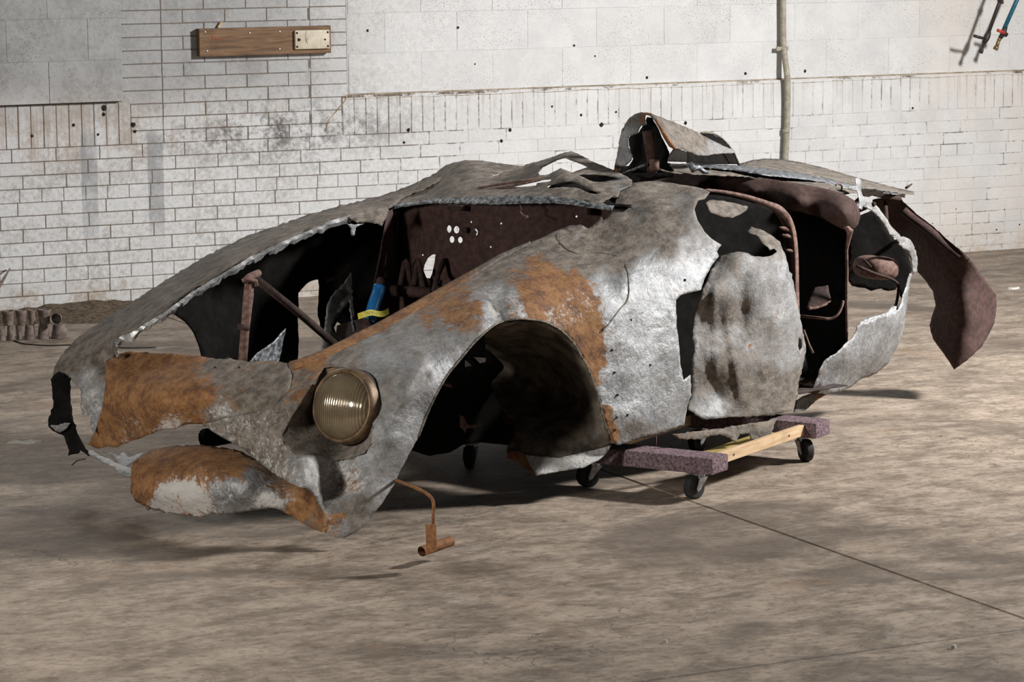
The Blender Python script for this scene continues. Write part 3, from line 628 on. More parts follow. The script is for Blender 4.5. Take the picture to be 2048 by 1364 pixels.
# ---- right (far) fender
RF = Field([(106, 748, 'y', 1.27), (135, 705, 'y', 1.285), (180, 663, 'y', 1.29), (250, 617, 'y', 1.29), (350, 550, 'y', 1.29), (500, 470, 'y', 1.29), (620, 430, 'y', 1.29), (700, 407, 'y', 1.29), (780, 388, 'y', 1.28), (870, 348, 'y', 1.28), (235, 690, 'y', 1.06), (330, 605, 'y', 1.05), (430, 545, 'y', 1.04), (560, 475, 'y', 1.05), (700, 430, 'y', 1.05), (780, 416, 'y', 1.08),
            (180, 720, 'y', 1.17), (300, 610, 'y', 1.13), (450, 515, 'y', 1.13), (640, 437, 'y', 1.14), (160, 800, 'x', -.095), (200, 850, 'x', -.065), (211, 760, 'x', -.065), (213, 722, 'x', -.01), (143, 757, 'x', -.09), (125, 745, 'y', 1.25)])
RFP = [(250, 650, 60, (.0, 1, .0)), (150, 720, 30, (.0, .9, 0)), (400, 560, 80, (.0, 1, 0)), (600, 455, 80, (.0, 1, 0)), (750, 410, 60, (.1, 1, 0)), (180, 760, 22, (.0, .3, .35)), (185, 810, 22, (.12, .35, .4)), (200, 740, 12, (.1, .4, .4)), (280, 655, 10, SD), (330, 620, 8, SD), (140, 750, 12, SD)]
panel('right_front_fender', [(105, 748), (112, 728), (130, 700), (152, 678), (180, 657), (215, 634), (250, 613), (300, 580), (350, 549), (420, 507), (500, 469), (560, 449), (620, 428), (700, 406), (750, 394), (790, 383), (840, 362), (872, 346), (890, 352), (860, 372), (800, 398), (782, 414), (770, 418), (752, 420), (735, 424), (715, 428), (698, 432), (680, 436), (660, 442), (630, 455), (600, 466), (560, 484), (530, 498), (500, 512), (470, 530), (440, 547), (410, 566), (392, 574), (372, 588), (352, 604), (338, 616), (322, 627), (300, 640), (282, 650), (262, 664), (240, 672), (228, 684), (232, 700), (236, 708), (213, 722), (211, 776), (203, 826), (194, 850), (188, 868), (181, 852), (183, 831), (166, 830), (161, 807), (162, 783), (154, 772), (143, 757), (130, 746), (118, 742)], RF, car, paint=RFP, step=7, jag=.9, rough=(.006, 7),
      dents=[(185, 760, 14, 12, 0, .015), (175, 800, 12, 20, 0, -.012), (200, 790, 8, 30, 10, .012), (740, 412, 30, 8, -20, .02)])
# rolled torn silver edge of that fender
EDGE = [(232, 704), (229, 690), (240, 676), (262, 668), (285, 652), (302, 642), (325, 629), (340, 618), (356, 606), (376, 590), (398, 577), (414, 567), (442, 550), (472, 533), (502, 515), (532, 501), (562, 487), (602, 469), (632, 458), (662, 444), (700, 433)]
bm = bmesh.new(); e0 = pxline(crom(EDGE, 5), RF, .004); pr_ = None; ring = []
for i, p in enumerate(e0):
    wd = .011+.008*math.sin(i*.9)*random.random()+random.uniform(-.003, .004)
    a = Vector(p)+Vector((random.uniform(-.003, .003), -.006, .006)); b = Vector(p)+Vector((0, -.016, -.002+random.uniform(-.004, .004))); c = Vector(p)+Vector((0, -.004, -wd-.008))
    ring.append([bm.verts.new(a), bm.verts.new(b), bm.verts.new(c)])
for A, B in zip(ring, ring[1:]):
    for k in range(2): bm.faces.new((A[k], B[k], B[k+1], A[k+1]))
from_bm('torn_edge', bm, 'alu', car, False)
# inner face of the far flank: dark, with the wheel arch cut through
FK = Field([(350, 620, 'y', 1.30), (402, 705, 'y', 1.24), (500, 600, 'y', 1.335), (500, 480, 'y', 1.31), (780, 400, 'y', 1.31), (780, 640, 'y', 1.335), (600, 700, 'y', 1.32), (640, 560, 'y', 1.34), (250, 640, 'y', 1.30)])
panel('right_fender_inner_face', [(300, 588), (350, 553), (420, 511), (500, 473), (560, 453), (620, 432), (700, 410), (780, 391), (800, 420), (800, 560), (800, 780), (700, 790), (690, 700), (706, 668), (692, 653), (675, 643), (668, 655), (673, 668), (677, 690), (655, 700), (647, 683), (642, 656), (636, 619), (638, 603), (639, 573), (637, 559), (629, 560), (613, 568), (602, 580), (597, 586), (597, 704), (594, 830), (480, 850), (412, 842), (404, 740), (402, 705), (397, 688), (388, 666), (370, 643), (345, 626), (322, 622)], FK, car, mat='soot_shade', inner='skin', step=11, rough=(.005, 5), jag=.8)
FLK = Field([(105, 770, 'y', 1.33), (140, 780, 'y', 1.30), (100, 850, 'y', 1.34), (150, 870, 'y', 1.28), (140, 908, 'y', 1.30), (178, 912, 'y', 1.22), (122, 745, 'y', 1.3)])
panel('right_flank_remnant', [(118, 742), (132, 748), (143, 758), (141, 780), (141, 805), (146, 835), (153, 862), (165, 888), (180, 911), (176, 912), (160, 900), (158, 906), (136, 912), (138, 900), (132, 886), (128, 872), (118, 868), (106, 862), (96, 852), (96, 840), (102, 828), (106, 815), (105, 790), (103, 770), (101, 760), (106, 752)], FLK, car, mat='soot_shade', inner='skin', step=6, jag=.9, rough=(.005, 12))
panel('torn_flap', [(100, 851), (118, 850), (128, 846), (140, 847), (132, 858), (120, 865), (110, 862)], FLK, car, paint=[(120, 855, 30, SD)], step=4, back=-.02, rough=(.004, 20))
tube('wire', [pt(144, 930, 'y', 1.2), pt(155, 921, 'y', 1.2), pt(171, 918, 'y', 1.2)], .0025, 'rust_dark', car, 6, 4)
# ---- scuttle between engine bay and cockpit
SC = Field([(770, 412, 'x', 1.28), (900, 408, 'x', 1.32), (1000, 404, 'x', 1.34), (1100, 406, 'x', 1.40), (1225, 410, 'x', 1.50), (868, 350, 'y', 1.27), (940, 321, 'y', 1.20), (1000, 326, 'y', 1.14), (1045, 332, 'y', 1.05), (1090, 319, 'y', .98), (1139, 303, 'y', .9), (1180, 320, 'y', .75), (1231, 341, 'y', .56), (1258, 356, 'y', .45), (950, 365, 'y', .98), (1000, 375, 'y', .86), (1060, 352, 'y', .84), (1096, 350, 'y', .70), (1121, 337, 'y', .68), (1143, 345, 'y', .62), (1176, 336, 'y', .64), (1147, 362, 'y', .54), (1200, 385, 'y', .38), (1160, 388, 'y', .45), (1100, 385, 'y', .56), (1235, 370, 'y', .42), (1080, 342, 'y', .80), (850, 385, 'y', 1.15)])
panel('scuttle', [(772, 412), (790, 384), (840, 362), (866, 352), (878, 340), (892, 330), (910, 324), (935, 320), (960, 321), (990, 325), (1020, 329), (1045, 332), (1062, 326), (1085, 320), (1110, 312), (1130, 304), (1147, 303), (1165, 312), (1180, 321), (1210, 333), (1231, 341), (1250, 351), (1264, 360), (1262, 372), (1240, 380), (1236, 394), (1225, 393), (1212, 399), (1204, 405), (1220, 411), (1200, 410), (1150, 400), (1100, 396), (1040, 394), (980, 396), (900, 397), (840, 402), (800, 408)], SC, car,
      holes=[[(1076, 345), (1085, 333), (1100, 326), (1114, 319), (1131, 315), (1149, 322), (1163, 327), (1176, 334), (1158, 340), (1144, 345), (1132, 340), (1121, 336), (1110, 342), (1096, 349), (1080, 350)],
             [(1018, 373), (1036, 369), (1060, 363), (1085, 359), (1103, 357), (1101, 362), (1074, 366), (1072, 371), (1050, 373), (1034, 374)],
             [(1094, 371), (1106, 368), (1124, 363), (1140, 362), (1151, 364), (1163, 370), (1176, 376), (1190, 382), (1202, 386), (1190, 388), (1178, 386), (1163, 379), (1149, 375), (1130, 374), (1110, 375), (1098, 377)],
             [(1156, 349), (1180, 348), (1210, 350), (1228, 353), (1244, 358), (1222, 361), (1200, 364), (1186, 363), (1174, 358)],
             [(984, 350), (1000, 346), (1008, 345), (998, 349), (986, 352)]],
      paint=[(900, 380, 60, (.05, 1, 0)), (960, 340, 50, (.0, 1, 0)), (1100, 340, 60, (.0, .95, .0)), (1180, 380, 40, (.05, .9, .05)), (1050, 390, 40, (.0, .9, .05)), (1230, 360, 25, (.05, .6, .1)), (800, 400, 30, (.1, .9, 0)), (1180, 335, 15, SD)],
      creases=[(900, 400, 1080, 352, 5, -.008), (960, 330, 1040, 345, 20, .02), (1121, 338, 1150, 360, 6, -.01)], dents=[(1010, 350, 40, 12, -10, .03), (1060, 335, 20, 10, 0, .02), (1200, 372, 20, 8, 20, .015)], step=5, jag=.5, rough=(.008, 7))
panel('dash_shade_sheet', [(1092, 379), (1106, 367), (1148, 356), (1166, 347), (1245, 349), (1266, 362), (1262, 414), (1190, 414), (1120, 396)], SC, car, mat='soot_shade', inner='soot_shade', step=10, rough=(.006, 6), back=.13)  # dark sheet added behind the scuttle openings so they look shaded
LIPF = Field([(770, 414, 'x', 1.265), (900, 408, 'x', 1.305), (1000, 404, 'x', 1.325), (1100, 406, 'x', 1.385), (1225, 412, 'x', 1.485), (900, 415, 'x', 1.29), (1100, 416, 'x', 1.37)])
panel('scuttle_lip', [(768, 414), (800, 407), (840, 401), (900, 395), (980, 393), (1040, 390), (1100, 393), (1150, 398), (1200, 409), (1228, 411), (1224, 420), (1205, 418), (1150, 410), (1110, 406), (1060, 406), (1000, 408), (950, 408), (900, 406), (850, 407), (800, 414), (775, 421)], LIPF, car, mat='alu_dark', inner='inner', step=5, rough=(.006, 14), jag=.5)
# windscreen channel lying on the scuttle
tube('trim_channel', [pt(955, 376, 'y', .90), pt(1030, 364, 'y', .80), pt(1104, 353, 'y', .68)], .0045, 'rust_pink', car, 6)
tube('trim_channel', [pt(972, 380, 'y', .88), pt(1030, 371, 'y', .80), pt(1080, 360, 'y', .71)], .004, 'rust_pink', car, 6)
# hood underside scraps along the far fender
SCR = Field([(690, 440, 'y', 1.0), (780, 418, 'y', 1.02), (760, 460, 'y', .98), (700, 470, 'y', 1.0)])
panel('torn_flap', [(698, 433), (720, 426), (745, 420), (772, 414), (778, 420), (770, 440), (764, 452), (755, 447), (735, 445), (715, 446), (704, 440)], SCR, car, paint=[(740, 430, 60, (.1, .8, .1))], step=5, rough=(.012, 16), jag=1)
panel('torn_flap', [(695, 448), (712, 449), (728, 447), (712, 455), (708, 472), (703, 470), (702, 456)], SCR, car, paint=[(740, 430, 60, (.05, .45, .2))], step=4, rough=(.008, 16), jag=.5)
# ---- firewall
FW = Field([(795, 420, 'x', 1.36), (930, 460, 'x', 1.38), (1000, 450, 'x', 1.40), (1100, 440, 'x', 1.50), (1225, 420, 'x', 1.66), (800, 640, 'x', 1.36), (1000, 600, 'x', 1.42), (1230, 500, 'x', 1.66)])
def ell(cx, cy, rx, ry, n=14, rot=0.0): return [(cx+rx*math.cos(a)*math.cos(rot)-ry*math.sin(a)*math.sin(rot), cy+rx*math.cos(a)*math.sin(rot)+ry*math.sin(a)*math.cos(rot)) for a in [2*math.pi*i/n for i in range(n)]]
fwh = [ell(898, 458, 5, 7.5), ell(912.6, 459.5, 6, 7.5), ell(903.5, 479, 5.2, 7), ell(920, 480, 5, 6.5), [(948, 458), (953, 458), (956, 463), (955, 470), (951, 471), (953, 464)],
       [(848, 530), (855, 516), (864, 509), (871, 509), (869, 525), (864, 548), (860, 557), (852, 556), (846, 541)], [(882, 521), (885, 530), (883, 543), (877, 552), (874, 553), (879, 536)]]
fwh += [ell(x, y, 2.0, 2.2, 7) for x, y in [(942, 444), (1002, 447), (1153, 433), (981, 494), (845, 510), (889, 519)]]
panel('firewall', [(796, 408), (900, 400), (1040, 397), (1150, 402), (1232, 408), (1232, 470), (1190, 500), (1100, 540), (1000, 600), (920, 640), (796, 650)], FW, car, mat='rust', inner='rust_dark', holes=fwh, step=9, rough=(.002, 4), jag=0,
      dents=[(830, 470, 60, 60, 0, .006), (1050, 470, 80, 30, 0, .004)], creases=[(800, 560, 1000, 560, 3, .01), (830, 440, 1000, 470, 2, .004)])
for (x, y, r) in [(931, 460, .011), (878, 563, .008)]:
    bm = bmesh.new(); bmesh.ops.create_cone(bm, segments=14, radius1=r, radius2=r*.8, depth=.01, cap_ends=True); o = from_bm('grommet', bm, 'hole', car); o.location = Vector(pt(x, y, 'x', 1.365)); o.rotation_euler = (0, math.pi/2, 0)
box = from_bm('bracket', box_bm((0, 0, 0), (.02, .07, .018), .002), 'rust_dark', car); box.location = Vector(pt(912, 415, 'x', 1.34))
box = from_bm('bracket', box_bm((0, 0, 0), (.02, .05, .03), .002), 'rust_dark', car); box.location = Vector(pt(1168, 420, 'x', 1.56))
tube('cable', [pt(1040, 408, 'x', 1.35), pt(1043, 417, 'x', 1.34), pt(1041, 424, 'x', 1.34), pt(1047, 431, 'x', 1.34), pt(1055, 433, 'x', 1.34), pt(1052, 437, 'x', 1.34)], .003, 'rust_pink', car, 6, 4)
# footbox side and its edge post
FB = Field([(735, 600, 'x', 1.02), (770, 440, 'x', 1.22), (795, 415, 'x', 1.36), (798, 600, 'x', 1.33), (745, 700, 'x', 1.02), (800, 680, 'x', 1.33)])
panel('footbox_side', [(776, 418), (797, 412), (799, 560), (790, 650), (745, 690), (738, 640), (742, 600), (750, 560), (762, 500), (770, 450)], FB, car, mat='rust', inner='rust_dark', step=8, rough=(.003, 5), jag=.2)
tube('edge_post', [pt(793, 412, 'x', 1.33), pt(788, 520, 'x', 1.32), pt(779, 640, 'x', 1.31)], .011, 'rust_dark', car, 8)
for (x0, x1, x2) in [(800, 812, 822), (828, 836, 846)]:
    tube('hinge_bracket', [pt(x0, 570, 'x', 1.25), pt(x1, 522, 'x', 1.3), pt(x2, 575, 'x', 1.25)], .010, 'rust_dark', car, 8, 5)
tube('cross_tube', [pt(772, 581, 'x', 1.20), pt(815, 583, 'x', 1.22), pt(862, 586, 'x', 1.25)], .020, 'rust', car, 14)
tube('steering_column', [pt(889, 520, 'x', 1.36), pt(876, 548, 'x', 1.30), pt(868, 580, 'x', 1.2)], .010, 'rust_dark', car, 8)
# tube wrapped in blue tape with a yellow flag
tp = [pt(762, 560, 'y', .98), pt(758, 578, 'y', .96), pt(748, 606, 'y', .93), pt(739, 632, 'y', .92), pt(722, 672, 'y', .90)]
bt = tube('taped_tube', tp, .016, 'rust', car, 12, 5)
tape = from_bm('blue_tape', tube_bm(crom([pt(759, 572, 'y', .955), pt(756, 585, 'y', .95), pt(748, 608, 'y', .93), pt(742, 630, 'y', .915), pt(737, 641, 'y', .912)], 5), .022, 14), 'blue', bt, True)
fl0 = [pt(715, 627, 'y', .89), pt(730, 622, 'y', .86), pt(742, 619, 'y', .86), pt(757, 622, 'y', .86), pt(768, 621, 'y', .87), pt(777, 616, 'y', .88)]
bm = bmesh.new(); rr = [(bm.verts.new(Vector(p)), bm.verts.new(Vector(p)+Vector((0, -.004, -.020)))) for p in crom(fl0, 4)]
for A, B in zip(rr, rr[1:]): bm.faces.new((A[0], B[0], B[1], A[1]))
from_bm('yellow_tape', bm, 'yellow', bt, True)
# handwritten tag number on the yellow tape
for stroke in ([(728, 622.5), (733, 622.0)], [(735, 622), (733.5, 624), (734.5, 625.5), (736.5, 624.5), (736, 622), (735, 622)], [(738, 622), (740, 621.5), (740.5, 623), (738, 625.5), (741, 625.5)], [(742, 622), (746, 621.5), (743.5, 626)]):
    tube('tag_digit', [pt(x, y+1.5, 'y', .848) for x, y in stroke], .0009, 'ink', bt, 5)
# ---- bare struts in the engine bay
st = tube('front_strut', [pt(499, 552, 'y', .80), pt(497, 590, 'y', .80), pt(490, 660, 'y', .80), pt(484, 735, 'y', .80)], [.013, .017, .0145, .0155], 'rust_pink', car, 12)
col_ = tube('collar', [pt(487.5, 648, 'y', .80), pt(486.5, 660, 'y', .80)], .021, 'rust', st, 12)
cl = tube('clevis', [pt(490, 562, 'y', .79), pt(500, 553, 'y', .79), pt(517, 546, 'y', .81)], .012, 'rust_pink', st, 10)
tube('lug', [pt(484, 562, 'y', .79), pt(494, 558, 'y', .78), pt(512, 562, 'y', .78), pt(513, 572, 'y', .78)], .007, 'rust_pink', st, 8)
tube('diagonal_strut', [pt(515, 560, 'y', .86), pt(600, 628, 'y', .9), pt(672, 690, 'y', .95)], .0135, 'rust_dark', car, 10)
SH = Field([(575, 660, 'y', .92), (500, 725, 'y', .80), (560, 725, 'y', .92)])
panel('bent_shard', [(572, 657), (567, 680), (558, 726), (498, 726), (515, 706), (545, 686)], SH, car, mat='alu_dark', step=6, rough=(.006, 9), jag=.5, dents=[(540, 700, 14, 30, 40, .03)])
TB = Field([(700, 545, 'y', 1.18), (660, 620, 'y', 1.10), (650, 695, 'y', 1.05), (705, 660, 'y', 1.12), (690, 600, 'y', 1.14)])
panel('torn_inner_panel', [(703, 544), (704, 560), (706, 600), (708, 640), (713, 662), (706, 662), (702, 625), (698, 597), (697, 605), (687, 618), (676, 632), (670, 643), (665, 652), (664, 662), (676, 670), (677, 680), (670, 683), (660, 672), (650, 664), (652, 640), (655, 610), (662, 596), (673, 580), (690, 566), (698, 553)], TB, car, paint=[(670, 620, 50, (.15, .3, .3)), (695, 580, 30, (.2, .3, .3))], step=5, rough=(.012, 14), jag=.8, dents=[(680, 600, 10, 30, 25, .02)])
panel('torn_inner_panel', [(646, 676), (652, 684), (658, 688), (660, 692), (650, 700), (644, 702)], TB, car, paint=[(650, 690, 50, SI)], step=4, rough=(.006, 14), jag=.4)
tube('brace_tube', [pt(700, 525, 'y', 1.2), pt(688, 545, 'y', 1.2), pt(655, 560, 'y', 1.22)], .009, 'rust_dark', car, 8, 3)
# ---- inside the left wheel arch
LN = Field([(985, 658, 'y', .13), (1031, 641, 'y', .05), (1077, 645, 'y', .02), (1151, 696, 'y', .0), (1181, 752, 'y', -.01), (1207, 842, 'y', -.02), (1222, 890, 'y', -.02), (972, 690, 'x', 1.10), (985, 775, 'x', 1.14), (1030, 844, 'x', 1.04), (1016, 890, 'x', .97), (1060, 930, 'x', .95), (1073, 950, 'y', .08), (1117, 942, 'y', .05), (1168, 935, 'y', .0), (1050, 720, 'x', 1.20), (1090, 790, 'x', 1.25), (1110, 860, 'x', 1.07), (1150, 800, 'x', 1.25), (1140, 905, 'y', .04)])
panel('wheel_arch_liner', [(978, 660), (1003, 648), (1031, 642), (1077, 645), (1104, 654), (1128, 670), (1151, 696), (1181, 753), (1198, 804), (1207, 842), (1218, 872), (1222, 891), (1178, 902), (1117, 916), (1050, 909), (1056, 925), (1040, 922), (1016, 908), (1013, 900), (1018, 884), (1030, 866), (1030, 844), (1018, 832), (999, 810), (990, 790), (982, 770), (996, 730), (985, 718), (972, 700), (969, 668)], LN, car, mat='liner', step=7, rough=(.010, 8), jag=.5,
      dents=[(1020, 740, 16, 40, -20, .03), (1055, 770, 20, 10, 30, -.02), (1060, 830, 20, 8, 0, -.02), (1070, 812, 26, 5, -40, .018), (1080, 830, 30, 5, 10, .018), (1000, 680, 10, 20, -20, -.02)])
panel('liner_bottom_edge', [(1050, 909), (1117, 916), (1178, 902), (1222, 891), (1214, 906), (1201, 918), (1168, 935), (1117, 943), (1073, 950), (1062, 934)], LN, car, paint=[(1130, 925, 80, (.0, .1, .5))], step=5, rough=(.004, 14), jag=.3, back=-.012)
panel('liner_bottom_edge', [(1016, 900), (1040, 903), (1050, 909), (1062, 934), (1073, 950), (1052, 938), (1036, 924), (1014, 916)], LN, car, paint=[(1040, 915, 80, (.85, .6, .1))], step=5, rough=(.004, 14), jag=.5, back=-.01)
# dark chassis side seen through the arch; chassis rails and unseen underpan put in to block light
CH = Field([(850, 700, 'y', .52), (1040, 700, 'y', .52), (850, 900, 'y', .52), (1050, 900, 'y', .52)])
panel('chassis_side_plate', [(770, 700), (850, 660), (930, 660), (1060, 660), (1120, 760), (1100, 880), (1040, 893), (960, 884), (925, 890), (900, 905), (860, 912), (820, 900), (780, 905), (740, 850)], CH, car, mat='soot_shade', inner='rust_dark', holes=[[(930, 719), (944, 731), (930, 735)], [(947, 714), (973, 716), (972, 724), (960, 727)]], step=14, rough=(.006, 4), jag=.4)
tube('chassis_rail', [(.25, .60, .205), (1.3, .60, .205), (2.7, .52, .21)], .032, 'soot_shade', car, 12)
tube('chassis_rail', [(.25, .95, .205), (1.3, .98, .205), (2.9, .92, .21)], .032, 'soot_shade', car, 12)
tube('chassis_cross_member', [(.42, .50, .205), (.42, 1.02, .205)], .028, 'rust_dark', car, 10)
tube('chassis_cross_member', [(1.25, .12, .20), (1.25, 1.22, .20)], .028, 'rust_dark', car, 10)
tube('chassis_cross_member', [(2.45, .12, .20), (2.45, 1.15, .20)], .026, 'rust_dark', car, 10)
sp = Field([(915, 830, 'y', .42), (970, 830, 'y', .42), (940, 870, 'y', .42)])
panel('suspension_bracket', [(920, 830), (928, 833), (933, 845), (940, 850), (958, 848), (958, 842), (962, 848), (966, 850), (950, 856), (932, 858), (930, 866), (926, 858), (921, 856)], sp, car, mat='rust_pink', inner='rust', step=4, rough=(.004, 20), jag=.5)
tube('suspension_pin', [pt(888, 768, 'y', .44), pt(902, 772, 'y', .44)], .006, 'rust_pink', car, 6)
fp = bmesh.new(); fpv = []
for i in range(13):
    row = []
    for j in range(9):
        x = 1.28+1.30*i/12; y = .08+1.12*j/8; z = .195+mnoise.noise(Vector((x*3, y*3, 0)))*.012
        row.append(fp.verts.new((x, y, z)))
    fpv.append(row)
for i in range(12):
    for j in range(8): fp.faces.new((fpv[i][j], fpv[i+1][j], fpv[i+1][j+1], fpv[i][j+1]))
fo = from_bm('hidden_floor_pan', fp, 'inner', car, True); sm = fo.modifiers.new('t', 'SOLIDIFY'); sm.thickness = .004
sb_ = bmesh.new(); rows = []  # unseen sill, added to block low light and close the far side
for i in range(31):
    x = 1.18+1.9*i/30; row = []
    for j in range(7):
        t_ = j/6; z = .19+.27*t_+mnoise.noise(Vector((x*4, t_*2, 3)))*.03*t_; row.append(sb_.verts.new((x, 1.27+.05*math.sin(t_*2.2)+mnoise.noise(Vector((x*3, t_*3, 7)))*.012, z)))
    rows.append(row)
for i in range(30):
    for j in range(6): sb_.faces.new((rows[i][j], rows[i+1][j], rows[i+1][j+1], rows[i][j+1]))
fo = from_bm('hidden_right_sill', sb_, 'inner', car, True); sm = fo.modifiers.new('t', 'SOLIDIFY'); sm.thickness = .003
# scraps hanging under the sill
SK = Field([(1340, 880, 'y', -.12), (1560, 850, 'y', -.12), (1450, 875, 'y', -.12), (1500, 900, 'y', -.13)])
panel('sill_scrap', [(1345, 868), (1400, 862), (1470, 852), (1540, 840), (1555, 838), (1548, 850), (1542, 868), (1538, 884), (1520, 882), (1502, 882), (1498, 868), (1480, 868), (1472, 884), (1460, 876), (1440, 868), (1415, 875), (1395, 878), (1360, 878)], SK, car, paint=[(1400, 870, 60, (.35, .9, 0)), (1510, 870, 40, (.25, .9, .05))], step=6, rough=(.012, 14), jag=1.0)
tube('dangling_wire', [pt(1312, 873, 'y', .07), pt(1312, 885, 'y', .07), pt(1311, 893, 'y', .07)], .003, 'rust_pink', car, 6)
# ---- door
DR = Field([(1440, 515, 'y', .07), (1480, 508, 'y', .02), (1530, 515, 'y', .03), (1500, 460, 'y', .14), (1560, 485, 'y', .10), (1572, 515, 'y', .08), (1590, 580, 'y', .06), (1600, 630, 'y', .05), (1611, 690, 'y', .05), (1600, 750, 'y', .03), (1590, 820, 'y', .015), (1540, 832, 'y', -.01), (1465, 834, 'y', -.01), (1405, 836, 'y', .0), (1383, 780, 'y', .02), (1387, 690, 'y', .02), (1404, 585, 'y', .01), (1420, 650, 'y', .03), (1450, 600, 'y', -.02), (1440, 720, 'y', -.01), (1480, 620, 'y', .02), (1520, 600, 'y', .0), (1520, 700, 'y', -.01), (1570, 640, 'y', .0), (1560, 750, 'y', .0), (1470, 770, 'y', .0), (1430, 790, 'y', .03)])
panel('left_door_skin', [(1434, 521), (1442, 511), (1460, 506), (1476, 503), (1490, 505), (1503, 511), (1526, 514), (1545, 510), (1555, 503), (1549, 497), (1540, 500), (1526, 486), (1517, 474), (1506, 468), (1494, 462), (1503, 453), (1520, 458), (1541, 469), (1560, 483), (1572, 513), (1587, 563), (1598, 624), (1608, 670), (1612, 696), (1606, 734), (1597, 765), (1595, 795), (1583, 822), (1541, 831), (1500, 834), (1465, 834), (1430, 838), (1408, 838), (1392, 830), (1376, 818), (1385, 784), (1385, 734), (1389, 696), (1385, 677), (1389, 628), (1404, 582), (1418, 552)], DR, car,
      holes=[[(1598, 674), (1603, 680), (1604, 695), (1600, 702), (1596, 692)]],
      paint=[(1450, 560, 40, (.05, .65, .05)), (1520, 560, 40, (.0, .45, .12)), (1480, 640, 40, (.0, .6, .05)), (1540, 680, 40, (.0, .55, .06)), (1583, 560, 20, (.0, .1, .15)), (1570, 630, 20, (.45, .4, .15)), (1590, 700, 20, (.02, .3, .15)), (1410, 680, 25, (.05, .5, .1)), (1440, 760, 30, (.2, .7, .05)), (1520, 800, 40, (.0, .75, .05)), (1480, 660, 8, (.9, .3, 0)), (1487, 693, 6, (.9, .3, 0)), (1520, 465, 22, (.1, .9, .1)), (1590, 790, 25, (.2, .85, .05)), (1420, 815, 20, (.0, .4, .2)), (1405, 600, 12, (.4, .6, 0))],
      dents=[(1485, 590, 14, 60, 5, .012), (1435, 640, 14, 60, 15, .010), (1450, 690, 10, 60, -15, -.012), (1540, 760, 40, 18, 0, .015), (1510, 540, 14, 20, 0, -.015), (1410, 800, 14, 20, 0, -.015)],
      creases=[(1440, 520, 1390, 690, 6, .016), (1425, 560, 1432, 760, 6, -.016), (1484, 520, 1486, 650, 7, .014), (1440, 620, 1472, 800, 6, .018), (1452, 640, 1480, 800, 7, -.014), (1400, 700, 1440, 800, 6, .014)], step=7, rough=(.008, 7), jag=.9)
# skin scrap hanging in the torn cockpit side
SX = Field([(1410, 405, 'y', .18), (1495, 415, 'y', .20), (1460, 435, 'y', .16)])
panel('torn_flap', [(1411, 406), (1420, 400), (1440, 401), (1470, 406), (1496, 413), (1494, 420), (1478, 430), (1464, 436), (1440, 432), (1420, 424)], SX, car, paint=[(1450, 415, 60, (.0, .8, .05))], step=5, rough=(.004, 10), jag=.6)
# door frame flange
DF = [(1412, 380, .24), (1450, 384, .22), (1490, 392, .20), (1530, 404, .18), (1558, 416, .17), (1575, 432, .16), (1585, 455, .16), (1590, 480, .16), (1593, 520, .16), (1594, 580, .16), (1596, 650, .16)]
bm = bmesh.new(); ring = []
for i, (x, y, d) in enumerate(crom(DF, 4)):
    p = Vector(pt(x, y, 'y', d)); wv = .004+.012*math.exp(-((i-19)/6.0)**2)
    ring.append([bm.verts.new(p+Vector(v)) for v in ((-.004, 0, wv), (.012, 0, .004), (.006, .05, -.006), (-.010, 0, -wv))])
for A, B in zip(ring, ring[1:]):
    for k in range(4): bm.faces.new((A[k], A[(k+1) % 4], B[(k+1) % 4], B[k]))
bmesh.ops.recalc_face_normals(bm, faces=bm.faces); from_bm('door_frame_flange', bm, 'rust_pink', car, True)
for (x, y) in [(1566, 455), (1572, 470), (1580, 500)]:
    tube('flange_tab', [pt(x-8, y, 'y', .17), pt(x+4, y+2, 'y', .17), pt(x+14, y+6, 'y', .17)], [.004, .008, .006], 'rust_pink', car, 6)
# inner door box behind the skin (dark)
DI = Field([(1400, 400, 'y', .42), (1590, 420, 'y', .30), (1600, 700, 'y', .28), (1400, 820, 'y', .36)])
panel('cockpit_side_wall', [(1330, 372), (1400, 386), (1460, 394), (1520, 408), (1570, 432), (1588, 470), (1592, 560), (1600, 660), (1618, 740), (1626, 760), (1600, 770), (1480, 780), (1350, 800), (1330, 600)], DI, car, mat='soot_shade', inner='rust_dark', step=14, rough=(.008, 5), jag=.6)
# ---- bulkhead behind the seat: rolled top and dark face
BK = Field([(1195, 372, 'x', 2.30), (1300, 352, 'x', 2.42), (1400, 346, 'x', 2.50), (1500, 353, 'x', 2.56), (1620, 372, 'x', 2.62), (1700, 395, 'x', 2.66), (1716, 430, 'x', 2.66), (1300, 378, 'x', 2.36), (1400, 372, 'x', 2.42), (1500, 380, 'x', 2.46), (1600, 400, 'x', 2.50), (1690, 425, 'x', 2.53), (1400, 392, 'x', 2.47), (1500, 404, 'x', 2.51), (1620, 428, 'x', 2.55), (1690, 455, 'x', 2.60)])
panel('bulkhead_roll', [(1190, 374), (1240, 360), (1290, 351), (1345, 346), (1400, 344), (1450, 347), (1500, 352), (1560, 361), (1620, 371), (1660, 379), (1690, 389), (1708, 400), (1718, 415), (1721, 430), (1717, 448), (1708, 458), (1690, 460), (1672, 452), (1640, 434), (1600, 424), (1540, 412), (1480, 402), (1420, 398), (1340, 392), (1260, 382)], BK, car, mat='rust', inner='rust_dark', step=7, rough=(.003, 8), jag=.3)
BW_ = Field([(1560, 440, 'x', 2.72), (1700, 460, 'x', 2.70), (1700, 690, 'x', 2.68), (1560, 760, 'x', 2.72), (1300, 400, 'x', 2.72)])
